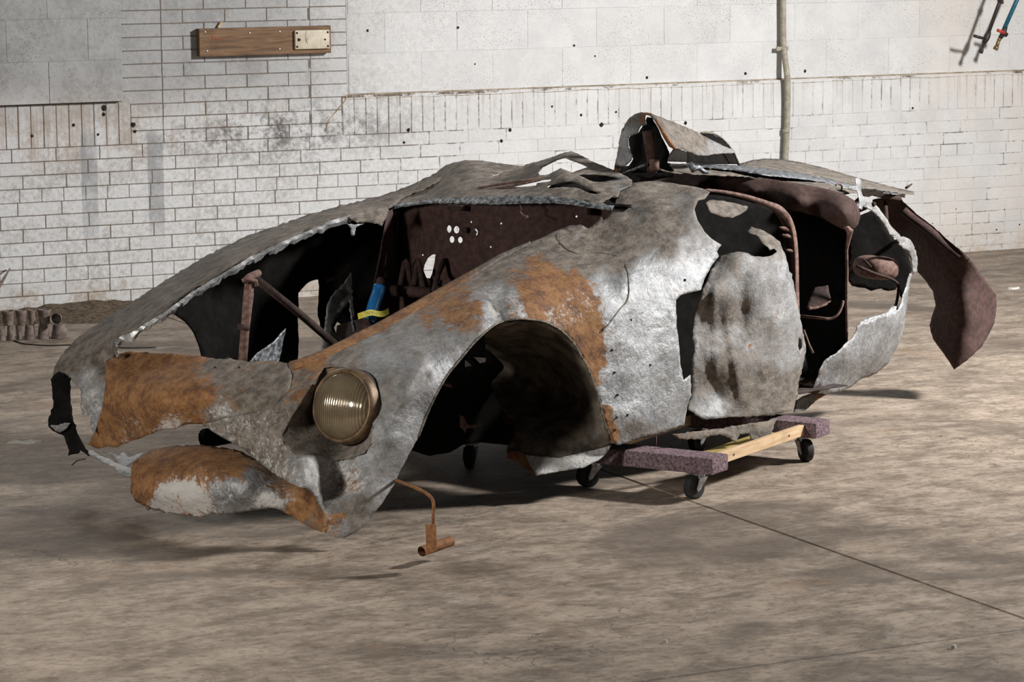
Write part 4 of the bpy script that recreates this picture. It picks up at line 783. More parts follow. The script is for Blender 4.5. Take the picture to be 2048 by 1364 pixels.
panel('bulkhead_face', [(1280, 372), (1400, 372), (1500, 384), (1600, 400), (1700, 430), (1716, 440), (1700, 470), (1693, 520), (1692, 600), (1694, 690), (1670, 710), (1645, 735), (1636, 760), (1625, 785), (1500, 790), (1300, 700)], BW_, car, mat='soot_shade', inner='rust_dark', step=14, rough=(.006, 5), jag=.5)
RDK = Field([(1225, 340, 'y', .72), (1330, 330, 'y', .66), (1345, 350, 'y', .56), (1240, 368, 'y', .62)])
panel('cockpit_rear_tray', [(1222, 342), (1240, 334), (1300, 326), (1340, 326), (1352, 340), (1345, 352), (1290, 362), (1240, 372), (1226, 362)], RDK, car, mat='rust_dark', inner='soot_shade', step=7, rough=(.004, 8), jag=.3, back=.04)
FLG = [(1672, 450, 2.60), (1690, 452, 2.60), (1700, 462, 2.62), (1697, 480, 2.64), (1693, 500, 2.64), (1694, 540, 2.64), (1693, 600, 2.64), (1694, 660, 2.64), (1693, 690, 2.64)]
tube('bulkhead_flange', [pt(x, y, 'x', d) for x, y, d in FLG], [.012]+[.010, .013]+[.007]*(len(FLG)*4-6)+[.005, .004, .004], 'rust_pink', car, 8, 0) if False else tube('bulkhead_flange', [pt(x, y, 'x', d) for x, y, d in FLG], [.004, .010, .013, .008, .006, .006, .006, .005, .004], 'rust_pink', car, 8)
tube('seat_tube', [pt(1600, 632, 'x', 2.45), pt(1640, 636, 'x', 2.45), pt(1662, 637, 'x', 2.48), pt(1676, 628, 'x', 2.5), pt(1684, 612, 'x', 2.52), pt(1686, 602, 'x', 2.53)], .0055, 'rust_pink', car, 8, 4)
tube('lever', [pt(1607, 660, 'x', 2.35), pt(1618, 690, 'x', 2.35), pt(1626, 706, 'x', 2.35)], .005, 'rust_pink', car, 8)
SE = Field([(1610, 620, 'x', 2.5), (1660, 600, 'x', 2.6), (1640, 570, 'x', 2.6)])
panel('seat_scrap', [(1614, 612), (1630, 575), (1656, 570), (1662, 602), (1650, 610), (1630, 616), (1616, 619)], SE, car, mat='rust_dark', inner='rust', step=6, jag=.6)
panel('seat_scrap', [(1616, 614), (1634, 612), (1650, 606), (1662, 601), (1652, 611), (1634, 617), (1617, 620)], SE, car, mat='rust_pink', inner='rust', step=4, jag=.4, back=-.02)
# ---- headrest fairing
HR = Field([(1232, 342, 'y', .70), (1240, 285, 'y', .70), (1258, 240, 'y', .66), (1280, 227, 'y', .58), (1262, 300, 'y', .66), (1270, 340, 'y', .64), (1285, 255, 'y', .60)])
panel('headrest_far_side', [(1228, 340), (1234, 310), (1238, 280), (1244, 258), (1255, 240), (1268, 229), (1282, 225), (1292, 226), (1290, 240), (1292, 250), (1282, 252), (1278, 258), (1274, 268), (1258, 272), (1256, 280), (1260, 300), (1266, 312), (1262, 322), (1250, 332), (1242, 340), (1236, 346), (1230, 346)], HR, car, paint=[(1260, 290, 40, (.05, .25, .3)), (1285, 235, 14, (.6, .7, .1)), (1232, 335, 8, (.9, .3, 0)), (1249, 253, 7, (.95, .3, 0)), (1285, 245, 6, (1, .3, 0))], step=5, rough=(.005, 12), jag=.4)
HN = Field([(1288, 226, 'y', .58), (1303, 229, 'y', .52), (1320, 262, 'y', .44), (1345, 296, 'y', .40), (1380, 250, 'y', .60), (1400, 312, 'y', .50), (1440, 283, 'y', .66), (1468, 303, 'y', .66), (1360, 280, 'y', .46), (1420, 270, 'y', .66), (1400, 290, 'y', .54)])
panel('headrest_near_side', [(1282, 225), (1296, 225), (1310, 230), (1340, 241), (1370, 253), (1400, 267), (1430, 283), (1450, 293), (1467, 299), (1471, 303), (1466, 306), (1440, 307), (1412, 311), (1398, 311), (1380, 304), (1362, 298), (1348, 296), (1338, 287), (1330, 272), (1322, 258), (1312, 240), (1300, 231)], HN, car, paint=[(1340, 260, 40, (.02, .65, .15)), (1390, 290, 20, (.02, .9, .05)), (1440, 298, 25, (.0, .5, .25)), (1310, 236, 10, (.3, .7, 0))], step=5, rough=(.006, 10), jag=.5, creases=[(1330, 262, 1440, 300, 8, .006)])
tube('headrest_front_rim', [pt(1290, 226, 'y', .57), pt(1302, 229, 'y', .53), pt(1312, 240, 'y', .49), pt(1322, 258, 'y', .45), pt(1331, 274, 'y', .42), pt(1342, 290, 'y', .40), pt(1350, 297, 'y', .40)], [.003, .005, .006, .006, .008, .009, .005], 'rust_orange', car, 8)
HI = Field([(1256, 285, 'y', .76), (1330, 300, 'y', .56), (1300, 240, 'y', .64), (1320, 340, 'y', .56), (1250, 345, 'y', .72)])
panel('headrest_inner_plate', [(1256, 280), (1262, 270), (1278, 264), (1284, 254), (1294, 234), (1304, 236), (1318, 262), (1332, 292), (1338, 305), (1334, 325), (1348, 342), (1300, 346), (1262, 345), (1255, 336), (1266, 318), (1260, 300)], HI, car, mat='soot_shade', inner='rust_dark', step=7, rough=(.006, 9), jag=.6)
tube('headrest_post', [pt(1296, 262, 'y', .54), pt(1300, 290, 'y', .53), pt(1304, 318, 'y', .53), pt(1304, 345, 'y', .53)], [.021, .020, .0185, .0185], 'rust', car, 12)
tube('post_socket', [pt(1308, 318, 'y', .52), pt(1308, 340, 'y', .52)], .019, 'rust_pink', car, 12)
tube('stay_rod', [pt(1246, 348, 'y', .62), pt(1270, 338, 'y', .56), pt(1292, 328, 'y', .52)], .005, 'alu_dark', car, 8)
HW = Field([(1335, 322, 'y', .62), (1372, 322, 'y', .68), (1350, 300, 'y', .62)])
panel('pale_plate', [(1348, 298), (1360, 299), (1370, 302), (1374, 306), (1374, 324), (1360, 324), (1334, 323), (1338, 312)], HW, car, paint=[(1350, 310, 50, (.0, .05, .5))], step=5, rough=(.002, 8), jag=.2)
HD = Field([(1400, 268, 'y', .88), (1475, 320, 'y', .92), (1375, 320, 'y', .80)])
panel('rear_hoop_plate', [(1374, 305), (1376, 285), (1388, 272), (1402, 267), (1420, 267), (1438, 275), (1454, 289), (1466, 305), (1474, 322), (1476, 328), (1420, 328), (1374, 326)], HD, car, mat='soot_shade', inner='skin', step=7, rough=(.002, 8), jag=.1)
tube('hoop_edge', [pt(x, y, 'y', .87) for x, y in [(1402, 266), (1420, 266), (1438, 273), (1454, 287), (1466, 303), (1475, 321), (1478, 329)]], .004, 'weld', car, 8, 4)
# ---- rear deck, two layers
DK = Field([(1330, 330, 'y', .70), (1480, 330, 'y', .74), (1545, 318, 'y', 1.00), (1600, 326, 'y', 1.02), (1600, 345, 'y', .70), (1700, 352, 'y', .95), (1700, 366, 'y', .72), (1830, 384, 'y', .85), (1780, 381, 'y', .72), (1760, 368, 'y', .9)])
panel('rear_deck', [(1474, 328), (1492, 324), (1505, 320), (1530, 317), (1560, 318), (1600, 324), (1650, 336), (1700, 351), (1760, 367), (1800, 377), (1828, 383), (1829, 388), (1800, 386), (1760, 379), (1720, 372), (1680, 362), (1640, 352), (1580, 342), (1520, 336), (1480, 333)], DK, car, paint=[(1560, 325, 60, (.0, 1, 0)), (1700, 358, 60, (.0, .9, .0)), (1600, 345, 30, (.0, .6, .15))], step=5, rough=(.003, 6), jag=.2)
panel('rear_deck_edge', [(1340, 327), (1400, 327), (1480, 331), (1540, 338), (1600, 346), (1660, 358), (1700, 368), (1760, 380), (1810, 388), (1790, 388), (1740, 382), (1690, 372), (1640, 362), (1590, 356), (1530, 350), (1470, 340), (1400, 334), (1350, 333)], DK, car, mat='alu_dark', step=5, rough=(.004, 9), jag=.3, back=-.02)
D2 = Field([(1330, 332, 'y', .62), (1480, 345, 'y', .58), (1690, 380, 'y', .46), (1560, 352, 'y', .60), (1700, 372, 'y', .6), (1400, 348, 'y', .52), (1560, 365, 'y', .46)])
panel('lower_deck', [(1318, 330), (1360, 328), (1420, 332), (1480, 338), (1540, 345), (1600, 356), (1650, 366), (1690, 376), (1720, 384), (1690, 388), (1640, 378), (1600, 372), (1540, 360), (1480, 352), (1400, 349), (1350, 346), (1320, 340)], D2, car, paint=[(1400, 338, 60, (.05, .85, .1)), (1560, 355, 60, (.05, 1, 0)), (1680, 378, 40, (.1, .95, 0))], step=5, rough=(.004, 8), jag=.4)
tube('crumpled_scrap', [pt(1380, 328, 'y', .5), pt(1388, 338, 'y', .48), pt(1398, 335, 'y', .48), pt(1408, 344, 'y', .47), pt(1420, 346, 'y', .46)], [.012, .016, .010, .008, .003], 'alu_dark', car, 7, 0)
tube('eye_ring', [pt(1677+7*math.cos(a), 375+8*math.sin(a), 'y', .42) for a in [i*math.pi/6-2.6 for i in range(9)]], .0035, 'rust_pink', car, 6)
tube('stay_end', [pt(1812, 376, 'y', .84), pt(1824, 368, 'y', .84)], [.006, .003], 'rust_dark', car, 6)
# ---- left rear quarter
QP = Field([(1628, 775, 'y', .12), (1655, 786, 'y', .15), (1650, 725, 'y', .10), (1710, 680, 'y', .10), (1715, 655, 'y', .10), (1780, 630, 'y', .13), (1812, 590, 'y', .20), (1812, 640, 'y', .21), (1797, 690, 'y', .26), (1775, 727, 'y', .30), (1740, 755, 'y', .30), (1700, 775, 'y', .24), (1700, 725, 'y', .11), (1760, 680, 'y', .14), (1740, 715, 'y', .16)])
panel('left_rear_quarter_skin', [(1628, 771), (1637, 752), (1638, 742), (1648, 723), (1662, 712), (1674, 706), (1688, 690), (1707, 674), (1713, 662), (1714, 652), (1736, 643), (1760, 634), (1784, 626), (1797, 619), (1804, 604), (1806, 590), (1812, 574), (1818, 572), (1815, 610), (1809, 652), (1798, 688), (1777, 726), (1754, 747), (1720, 760), (1701, 775), (1679, 783), (1654, 787), (1626, 784)], QP, car, paint=[(1700, 740, 60, (.0, .22, .1)), (1790, 680, 30, (.0, .08, .25)), (1640, 775, 15, (.0, .3, .2)), (1750, 660, 25, (.0, .4, .05)), (1740, 640, 12, (.0, .1, .3)), (1740, 752, 14, (.0, .8, .0))], dents=[(1730, 690, 14, 40, 30, .015), (1770, 690, 10, 40, 20, -.012)], step=6, rough=(.005, 6), jag=.5)
QE = Field([(1716, 650, 'y', .13), (1790, 622, 'y', .17), (1750, 632, 'y', .15), (1736, 622, 'y', .17)])
panel('bent_edge', [(1714, 654), (1722, 642), (1740, 634), (1760, 630), (1776, 622), (1783, 612), (1796, 612), (1796, 620), (1784, 627), (1760, 636), (1736, 645), (1722, 650)], QE, car, paint=[(1750, 630, 60, (.0, .05, .3))], step=4, rough=(.008, 16), jag=.5)
AR = Field([(1728, 413, 'y', .30), (1770, 440, 'y', .27), (1790, 472, 'y', .25), (1825, 500, 'y', .22), (1832, 545, 'y', .22), (1806, 475, 'y', .24), (1813, 580, 'y', .2)])
panel('rear_arch_strip', [(1727, 413), (1736, 408), (1746, 405), (1756, 414), (1764, 425), (1774, 438), (1783, 454), (1792, 472), (1780, 470), (1774, 458), (1766, 446), (1756, 432), (1744, 422)], AR, car, paint=[(1760, 440, 50, (.0, .5, .05))], step=4, rough=(.004, 12), jag=.3)
panel('rear_arch_strip', [(1786, 476), (1800, 472), (1810, 474), (1821, 480), (1829, 494), (1835, 516), (1835, 542), (1827, 548), (1824, 530), (1822, 515), (1816, 500), (1808, 498), (1797, 489), (1799, 484)], AR, car, paint=[(1815, 495, 50, (.0, .5, .08))], step=4, rough=(.005, 14), jag=.6)
panel('rear_arch_strip', [(1820, 546), (1826, 548), (1820, 562), (1818, 580), (1812, 590), (1808, 606), (1803, 598), (1812, 575), (1815, 558)], AR, car, paint=[(1815, 570, 50, (.0, .5, .08))], step=4, rough=(.004, 14), jag=.5, back=.01)
RB = Field([(1712, 358, 'y', .36), (1722, 410, 'y', .30), (1735, 390, 'y', .40)])
panel('pale_ribbon', [(1711, 356), (1718, 355), (1722, 360), (1722, 380), (1726, 392), (1738, 396), (1741, 404), (1728, 412), (1724, 420), (1718, 416), (1719, 400), (1715, 382), (1704, 380), (1697, 376), (1700, 371), (1713, 371)], RB, car, paint=[(1720, 385, 50, (.0, .25, .12))], step=4, rough=(.008, 20), jag=.4)
RC = Field([(1725, 380, 'y', .55), (1810, 392, 'y', .70), (1770, 385, 'y', .62)])
panel('crumpled_lip', [(1722, 376), (1745, 377), (1760, 379), (1775, 382), (1790, 384), (1812, 388), (1810, 396), (1798, 394), (1788, 391), (1780, 396), (1770, 389), (1758, 396), (1750, 390), (1738, 394), (1726, 390)], RC, car, paint=[(1760, 385, 60, (.1, .55, .25))], step=4, rough=(.016, 22), jag=1.0)
RL = Field([(1712, 440, 'x', 3.25), (1800, 480, 'x', 3.4), (1712, 580, 'x', 3.25), (1800, 580, 'x', 3.4)])
panel('rear_wheel_liner', [(1700, 436), (1722, 430), (1745, 420), (1762, 438), (1780, 468), (1800, 486), (1816, 502), (1824, 540), (1818, 560), (1808, 585), (1806, 602), (1800, 592), (1798, 570), (1790, 580), (1776, 582), (1762, 577), (1752, 579), (1742, 582), (1730, 576), (1716, 575), (1704, 572), (1696, 560), (1696, 480)], RL, car, mat='soot_shade', inner='rust_dark', step=8, rough=(.006, 8), jag=.8)
# fuel tank showing in the gap
tk = bmesh.new(); bmesh.ops.create_uvsphere(tk, u_segments=24, v_segments=14, radius=1)
for v in tk.verts: v.co = Vector((math.copysign(abs(v.co.x)**.7, v.co.x)*.075, math.copysign(abs(v.co.y)**.6, v.co.y)*.085, math.copysign(abs(v.co.z)**.75, v.co.z)*.045))
to = from_bm('fuel_tank', tk, 'rust_tank' if 'rust_tank' in M else 'rust_pink', car, True); to.location = Vector(pt(1752, 535, 'x', 3.10)); to.rotation_euler = (0, .1, -.3)
tube('quarter_brace', [pt(1714, 532, 'y', .30), pt(1750, 547, 'y', .28), pt(1778, 556, 'y', .27), pt(1794, 566, 'y', .26), pt(1797, 580, 'y', .25), pt(1793, 605, 'y', .22), pt(1786, 628, 'y', .18)], .006, 'rust_dark', car, 8, 3)
tube('quarter_brace', [pt(1728, 520, 'y', .32), pt(1745, 537, 'y', .31)], .005, 'rust_dark', car, 8)
# strap under the quarter
US = Field([(1590, 810, 'y', .16), (1640, 790, 'y', .20), (1620, 825, 'y', .16)])
panel('under_strap', [(1593, 800), (1606, 792), (1624, 786), (1655, 788), (1630, 803), (1610, 822), (1588, 824)], US, car, paint=[(1600, 812, 15, SD), (1625, 795, 15, (.7, .8, 0))], step=5, rough=(.004, 9), jag=.3)
tube('under_rod', [pt(1592, 764, 'y', .3), pt(1620, 762, 'y', .32)], .008, 'rust_pink', car, 8)
# ---- tail panel folded down behind, rusty inner face towards us
TL = Field([(1760, 400, 'x', 3.62), (1800, 397, 'x', 3.66), (1860, 455, 'x', 3.62), (1930, 512, 'x', 3.58), (1994, 595, 'x', 3.78), (1987, 655, 'x', 3.76), (1912, 738, 'x', 3.52), (1862, 665, 'x', 3.60), (1870, 605, 'x', 3.62), (1838, 548, 'x', 3.66), (1925, 600, 'x', 3.56), (1930, 690, 'x', 3.55), (1950, 640, 'x', 3.60), (1950, 545, 'x', 3.62), (1800, 450, 'x', 3.70)])
panel('tail_panel', [(1745, 400), (1790, 392), (1800, 394), (1806, 404), (1815, 412), (1832, 428), (1862, 450), (1900, 484), (1928, 506), (1950, 530), (1975, 566), (1993, 590), (1993, 615), (1989, 646), (1976, 672), (1965, 692), (1948, 708), (1933, 722), (1908, 739), (1888, 708), (1866, 678), (1859, 650), (1864, 632), (1871, 611), (1866, 583), (1850, 560), (1836, 545), (1826, 530), (1800, 470), (1770, 440), (1745, 420)], TL, car, mat='rust', inner='skin', step=7, rough=(.003, 6), jag=.4)
tf = [(1812, 414), (1832, 431), (1862, 453), (1900, 486), (1926, 507)]
bm = bmesh.new(); ring = []
for x, y in crom(tf, 4):
    p0 = Vector(pt(x, y, 'x', 3.60)); p1 = Vector(pt(x-9, y+11, 'x', 3.54)); p2 = Vector(pt(x-10, y+13, 'x', 3.60)); ring.append([bm.verts.new(v) for v in (p0, p1, p2)])
for A, B in zip(ring, ring[1:]):
    for k in range(2): bm.faces.new((A[k], B[k], B[k+1], A[k+1]))
from_bm('tail_flange', bm, 'rust', car, True)
tube('tail_hinge_rod', [pt(1735, 384, 'y', .68), pt(1768, 392, 'y', .66), pt(1800, 397, 'x', 3.65)], .010, 'rust_dark', car, 8)
tube('tail_stay', [pt(1748, 408, 'y', .29), (3.22, .62, .72), pt(1735, 382, 'y', .66)], .009, 'rust_dark', car, 8)
tube('tail_stay', [pt(1806, 478, 'y', .25), (3.45, .55, .60), pt(1770, 404, 'x', 3.62)], .009, 'rust_dark', car, 8)
# ---- hanging exhaust bracket below the left fender
hx = pt(847, 1100, 'z', .06)
def hp(x, y): return pt(x, y, 'x', hx[0]+.02)
hr = tube('hanging_rod', [pt(785, 958, 'x', .30), hp(820, 971), hp(848, 984), hp(862, 995), hp(867, 1010), hp(866, 1052)], .005, 'rust_orange', car, 8, 4)
b0, b1, b2, b3 = [Vector(pt(x, y, 'x', hx[0]-.005)) for x, y in [(851, 1050), (872, 1049), (874, 1100), (853, 1110)]]
bm = bmesh.new(); off = Vector((.006, .006, 0)); f_ = [bm.verts.new(v) for v in (b0, b1, b2, b3)]; k_ = [bm.verts.new(v+off) for v in (b0, b1, b2, b3)]
bm.faces.new(f_[::-1]); bm.faces.new(k_)
for i in range(4): bm.faces.new((f_[i], f_[(i+1) % 4], k_[(i+1) % 4], k_[i]))
from_bm('bracket_plate', bm, 'rust_orange', hr)
pa = Vector(pt(843, 1103, 'x', hx[0]+.03)); pb_ = Vector(pt(902, 1082, 'x', hx[0]+.16)); dv = (pb_-pa).normalized()
bm = tube_bm([pa, pb_], .0155, 16, None, False); tube_bm([pb_, pa], .012, 16, bm, False)
from_bm('pipe_stub', bm, 'rust_orange', hr, True)
from_bm('pipe_stub_core', tube_bm([pa+dv*.03, pb_-dv*.005], .0145, 14), 'rust_pink', hr, True)

# ================================================================== dollies
def lbox(name, c, s, mat, parent, bev=.002, rz=0.0):
    o = from_bm(name, box_bm((0, 0, 0), s, bev, 2), mat, parent); o.location = c; o.rotation_euler = (0, 0, rz); return o
def caster(parent, x, y, top, swing):
    r = .039
    c = bpy.data.objects.new('caster', None); COL.objects.link(c)
    me = None
    bm = bmesh.new(); box_bm((0, 0, top-.004), (.062, .062, .006), .001, 1, bm)
    bmesh.ops.create_cone(bm, segments=16, radius1=.022, radius2=.022, depth=.014, cap_ends=True, matrix=Matrix.Translation((0, 0, top-.014)))
    for s in (-1, 1):
        pr = [(-.020, top-.018), (.020, top-.018), (.034, r-.004), (.030, r-.014), (.018, r-.008)]
        a = [bm.verts.new((px, s*.020, pz)) for px, pz in pr]; b = [bm.verts.new((px, s*.023, pz)) for px, pz in pr]
        bm.faces.new(a); bm.faces.new(b[::-1])
        for i in range(5): bm.faces.new((a[i], a[(i+1) % 5], b[(i+1) % 5], b[i]))
    bmesh.ops.recalc_face_normals(bm, faces=bm.faces)
    bpy.data.objects.remove(c)
    fork = from_bm('caster', bm, 'zinc', parent); fork.location = (x, y, 0); fork.rotation_euler = (0, 0, swing)
    prof = [(.006, -.016), (.030, -.013), (.0385, -.013), (r, -.009), (r, .009), (.0385, .013), (.030, .013), (.006, .016)]
    wm = Matrix.Translation((.024, 0, r)) @ Matrix.Rotation(math.pi/2, 4, 'X')
    wb = lathe_bm(prof, 28, None, wm); bmesh.ops.recalc_face_normals(wb, faces=wb.faces)
    wh = from_bm('wheel', wb, 'black', fork, True)
    return fork
def dolly(loc, rz, label, swings, L=.776, W=.46):
    d = empty('furniture_dolly', loc, rz, label, 'dolly', None)
    top = .090; rh = .056
    for i, x in enumerate((0, L)):
        cr = from_bm('carpeted_rail', box_bm((0, 0, 0), (.115, W+.10, rh), .008, 2), 'carpet', d); cr.location = (x, W/2, top+rh/2)
        for j, y in enumerate((.03, W-.03)): caster(d, x, y, top, swings[i*2+j])
    for y, m in ((.006, 'wood_pale'), (W-.006, 'wood_pale')):
        sr = from_bm('side_rail', box_bm((0, 0, 0), (L-.115, .022, .038), .0015), m, d); sr.location = (L/2, y, top+.028)
        for x in (.18, L-.18):
            s = from_bm('screw', lathe_bm([(.0001, 0), (.004, 0), (.004, .002)], 8), 'zinc', d); s.location = (x, y-.011, top+.028); s.rotation_euler = (math.pi/2, 0, 0)
    bd = from_bm('deck_board', box_bm((0, 0, 0), (L-.115, .12, .016), .001), 'wood_ochre', d); bd.location = (L/2, .085, top+.008)
    return d
c1 = np.array(floorp(1398, 995)); c2 = np.array(floorp(1605, 920)); dv_ = c2-c1; ang = math.atan2(dv_[1], dv_[0])
nrm = np.array([-math.sin(ang), math.cos(ang)])
dolly((c1[0]-nrm[0]*.03, c1[1]-nrm[1]*.03, 0), ang, 'wooden furniture dolly with mauve carpeted ends under the torn door', (2.9-ang*0, 2.6, -2.2, 2.9), float(np.linalg.norm(dv_)))
e1 = np.array(floorp(950, 928)); dolly((e1[0], e1[1]-.03, 0), math.radians(95), 'wooden furniture dolly with mauve carpeted ends in the shade beneath the engine bay', (2.4, 2.0, 2.9, 1.9), .56)

# ================================================================== things on the wall
bx0, bz0 = wallp(396, 112, .02); bx1, bz1 = wallp(658, 52, .02)
wb = empty('wall_board', ((bx0+bx1)/2, WALLD-.034, (bz0+bz1)/2), 0, 'brown stained wooden plank screwed to the white brick pier', 'board')
L = bx1-bx0
bo = from_bm('plank', box_bm((0, .012, 0), (L, .044, .137), .003, 2), 'wood_brown', wb)
for (x, y) in [(413, 102), (558, 98), (558, 63), (409, 64), (498, 66)]:
    X, Z = wallp(x, y, .035); s = from_bm('screw', lathe_bm([(.0001, .002), (.004, .0015), (.0045, 0)], 10), 'zinc', wb); s.location = (X-(bx0+bx1)/2, -.0105, Z-(bz0+bz1)/2); s.rotation_euler = (math.pi/2, 0, 0)
# faded red scrawl
for stroke in ([(421, 73), (428, 72)], [(424, 73), (424, 80)], [(429, 80), (430, 76), (433, 80)], [(435, 77), (437, 80), (440, 75)], [(443, 78), (447, 77)]):
    tube('red_scrawl', [(wallp(x, y, .035)[0]-(bx0+bx1)/2, -.0102, wallp(x, y, .035)[1]-(bz0+bz1)/2) for x, y in stroke], .0012, 'red', wb, 5)
X, Z = wallp(441, 50, .02); y_ = from_bm('wood_splinter', box_bm((0, 0, 0), (.012, .008, .034), .001, 1, None, Matrix.Rotation(math.radians(35), 3, 'Y')), 'wood_pale', wb); y_.location = (X-(bx0+bx1)/2, .02, Z-(bz0+bz1)/2)
px0, pz0 = wallp(589, 99, .05); px1, pz1 = wallp(658, 59, .05)
pl = empty('cover_plate', ((px0+px1)/2, WALLD-.048, (pz0+pz1)/2), 0, 'cream enamel metal cover plate mounted on the brown wall plank', 'plate')
from_bm('plate', box_bm((0, 0, 0), (px1-px0, .024, pz1-pz0), .006, 3), 'cream', pl, True)
for sx in (-1, 1):
    for sz in (-1, 1):
        s = from_bm('screw_hole', lathe_bm([(.0001, .001), (.0055, .001), (.006, 0)], 10), 'hole', pl); s.location = (sx*((px1-px0)/2-.011), -.012, sz*((pz1-pz0)/2-.013)); s.rotation_euler = (math.pi/2, 0, 0)
for (x, y, r) in [(598, 80, .010), (650, 79, .007)]:
    X, Z = wallp(x, y, .06); bm = bmesh.new(); rr = [bm.verts.new((r*math.cos(a)*random.uniform(.6, 1.2), 0, r*math.sin(a)*random.uniform(.6, 1.1))) for a in [i*math.pi/5 for i in range(10)]]; bm.faces.new(rr)
    s = from_bm('rust_spot', bm, 'rust_dark', pl); s.location = (X-(px0+px1)/2, -.0124, Z-(pz0+pz1)/2)
for stroke in ([(612, 62), (611, 72), (612, 84)], [(615, 76), (613, 82), (615, 88)]):
    tube('scratch', [(wallp(x, y, .06)[0]-(px0+px1)/2, -.0122, wallp(x, y, .06)[1]-(pz0+pz1)/2) for x, y in stroke], .0010, 'rust_dark', pl, 5)
# conduit
cdt = empty('conduit_pipe', (8.34, WALLD-.03, 0), 0, 'grey painted conduit pipe running down the white wall past the sill', 'pipe')
def cp(x, y, off):
    X, Z = wallp(x, y, off); return (X-8.34, .03-off, Z)
pth = [cp(1565, -160, .00), cp(1566, 0, .0), cp(1566.5, 80, .0), cp(1569, 110, .01), cp(1573, 140, .028), cp(1574.5, 160, .032), cp(1575, 200, .030), cp(1573.5, 260, .028), cp(1571, 320, .028), cp(1568, 420, .028)]
pth.append((pth[-1][0], pth[-1][1], .01))
from_bm('pipe', tube_bm(crom(pth, 5), .0165, 14), 'conduit', cdt, True)
cx_, cy_, cz_ = cp(1566, 97, .0)
from_bm('clamp', box_bm((cx_-.008, cy_-.004, cz_), (.075, .012, .022), .002), 'conduit', cdt)
from_bm('clamp_strap', tube_bm([(cx_, cy_, cz_-.011), (cx_, cy_, cz_+.011)], .020, 14), 'conduit', cdt, True)
jx, jy, jz = cp(1572, 262, .028); from_bm('coupling', tube_bm([(jx, jy, jz-.012), (jx, jy, jz+.012)], .0185, 14), 'conduit', cdt, True)
# two hose ends with valves hanging from above
def wp3(x, y, off=.16):
    X, Z = wallp(x, y, off); return (X, WALLD-off, Z)
def rel(o, pts): return [tuple(np.array(p)-np.array(o.location)) for p in pts]
h1 = empty('air_drop', wp3(1962, 106), 0, 'black hanging pipe with a dark lever valve near the ceiling drop', 'pipe valve')
from_bm('pipe', tube_bm(rel(h1, [wp3(2030, -80), wp3(1999.5, 2.6), wp3(1976, 68)]), .0105, 12), 'hose_black', h1, True)
from_bm('valve_body', tube_bm(rel(h1, [wp3(1978, 63), wp3(1975, 71), wp3(1972, 78), wp3(1968, 86)]), [.013, .018, .018, .013], 12), 'hose_black', h1, True)
from_bm('nozzle', tube_bm(rel(h1, [wp3(1968, 86), wp3(1964, 97), wp3(1963.5, 99), wp3(1961, 106)]), [.0085, .0085, .012, .013], 12), 'hose_black', h1, True)
from_bm('handle', tube_bm(rel(h1, [wp3(1971, 77.5, .18), wp3(1958, 74.5, .19), wp3(1948, 71.5, .19)]), [.007, .009, .009], 10), 'hose_black', h1, True)
from_bm('coupling', tube_bm(rel(h1, [wp3(2003, -4), wp3(1999, 4)]), .016, 12), 'hose_black', h1, True)
from_bm('handle', tube_bm(rel(h1, [wp3(2000, 3, .17), wp3(2007, 6, .18)]), .007, 10), 'hose_black', h1, True)
h2 = empty('air_drop', wp3(1991, 98), 0, 'blue hanging hose with a red valve handle and brass nozzle', 'hose valve')
from_bm('hose', tube_bm(rel(h2, [wp3(2066, -80), wp3(2033.8, 0), wp3(2009, 56)]), .0125, 12), 'hose_blue', h2, True)
from_bm('valve_body', tube_bm(rel(h2, [wp3(2011, 53), wp3(2008, 62), wp3(2006, 68), wp3(2000, 76)]), [.013, .016, .016, .012], 12), 'hose_black', h2, True)
from_bm('valve_knob', tube_bm(rel(h2, [wp3(2007, 66), wp3(2013, 70)]), [.012, .014], 10), 'hose_black', h2, True)
from_bm('nozzle', tube_bm(rel(h2, [wp3(2000, 76), wp3(1998, 80), wp3(1997.5, 81), wp3(1996, 85), wp3(1994, 92), wp3(1993.5, 93), wp3(1990.5, 99)]), [.009, .012, .009, .011, .010, .014, .015], 12), 'brass', h2, True)
from_bm('handle', tube_bm(rel(h2, [wp3(2009, 66, .18), wp3(1995.5, 60.5, .19)]), [.0095, .009], 10), 'red', h2, True)

# ================================================================== clay cups by the wall
def cup_mesh():
    b = lathe_bm([(.0001, 0), (.0165, 0), (.018, .004), (.0245, .064), (.025, .068), (.022, .068), (.021, .062), (.015, .010), (.0001, .008)], 18)
    me = bpy.data.meshes.new('clay_cup'); b.to_mesh(me); b.free(); me.polygons.foreach_set('use_smooth', [True]*len(me.polygons)); me.materials.append(M['clay']); return me
CUP = cup_mesh()
def cup(px, z, s, rot, label, inv=False, sz=1.0):
    o = bpy.data.objects.new('clay_cup', CUP); COL.objects.link(o); X, Y = floorp(px, 681-px*.04)
    o.location = (X, Y, z+(.068*sz if inv else 0)); o.scale = (s, s, sz); o.rotation_euler = (math.pi*inv+rot[0], rot[1], rot[2])
    tag(o, label, 'cup', 'clay cups piled on the floor by the wall'); return o
LB, LT = 'sooty clay cup standing in the bottom row of the heap by the wall', 'sooty clay cup resting in the upper row of the heap by the wall'
for (x, s, inv) in [(-18, .95, 0), (3, .9, 1), (22, .8, 1), (39, .7, 0), (60, 1.1, 1), (87, 1.1, 1)]:
    cup(x, 0.0, s, (0, 0, random.uniform(0, 6)), LB, bool(inv))
for (x, s) in [(-8, 1.1), (18, 1.2), (44, 1.05), (65.5, .8), (90, 1.25)]:
    cup(x, .0682, s, (0, 0, random.uniform(0, 6)), LT)
cup(120, 0, 1.65, (0, 0, 0), 'large clay cup standing upside down at the end of the heap', True, 1.0)
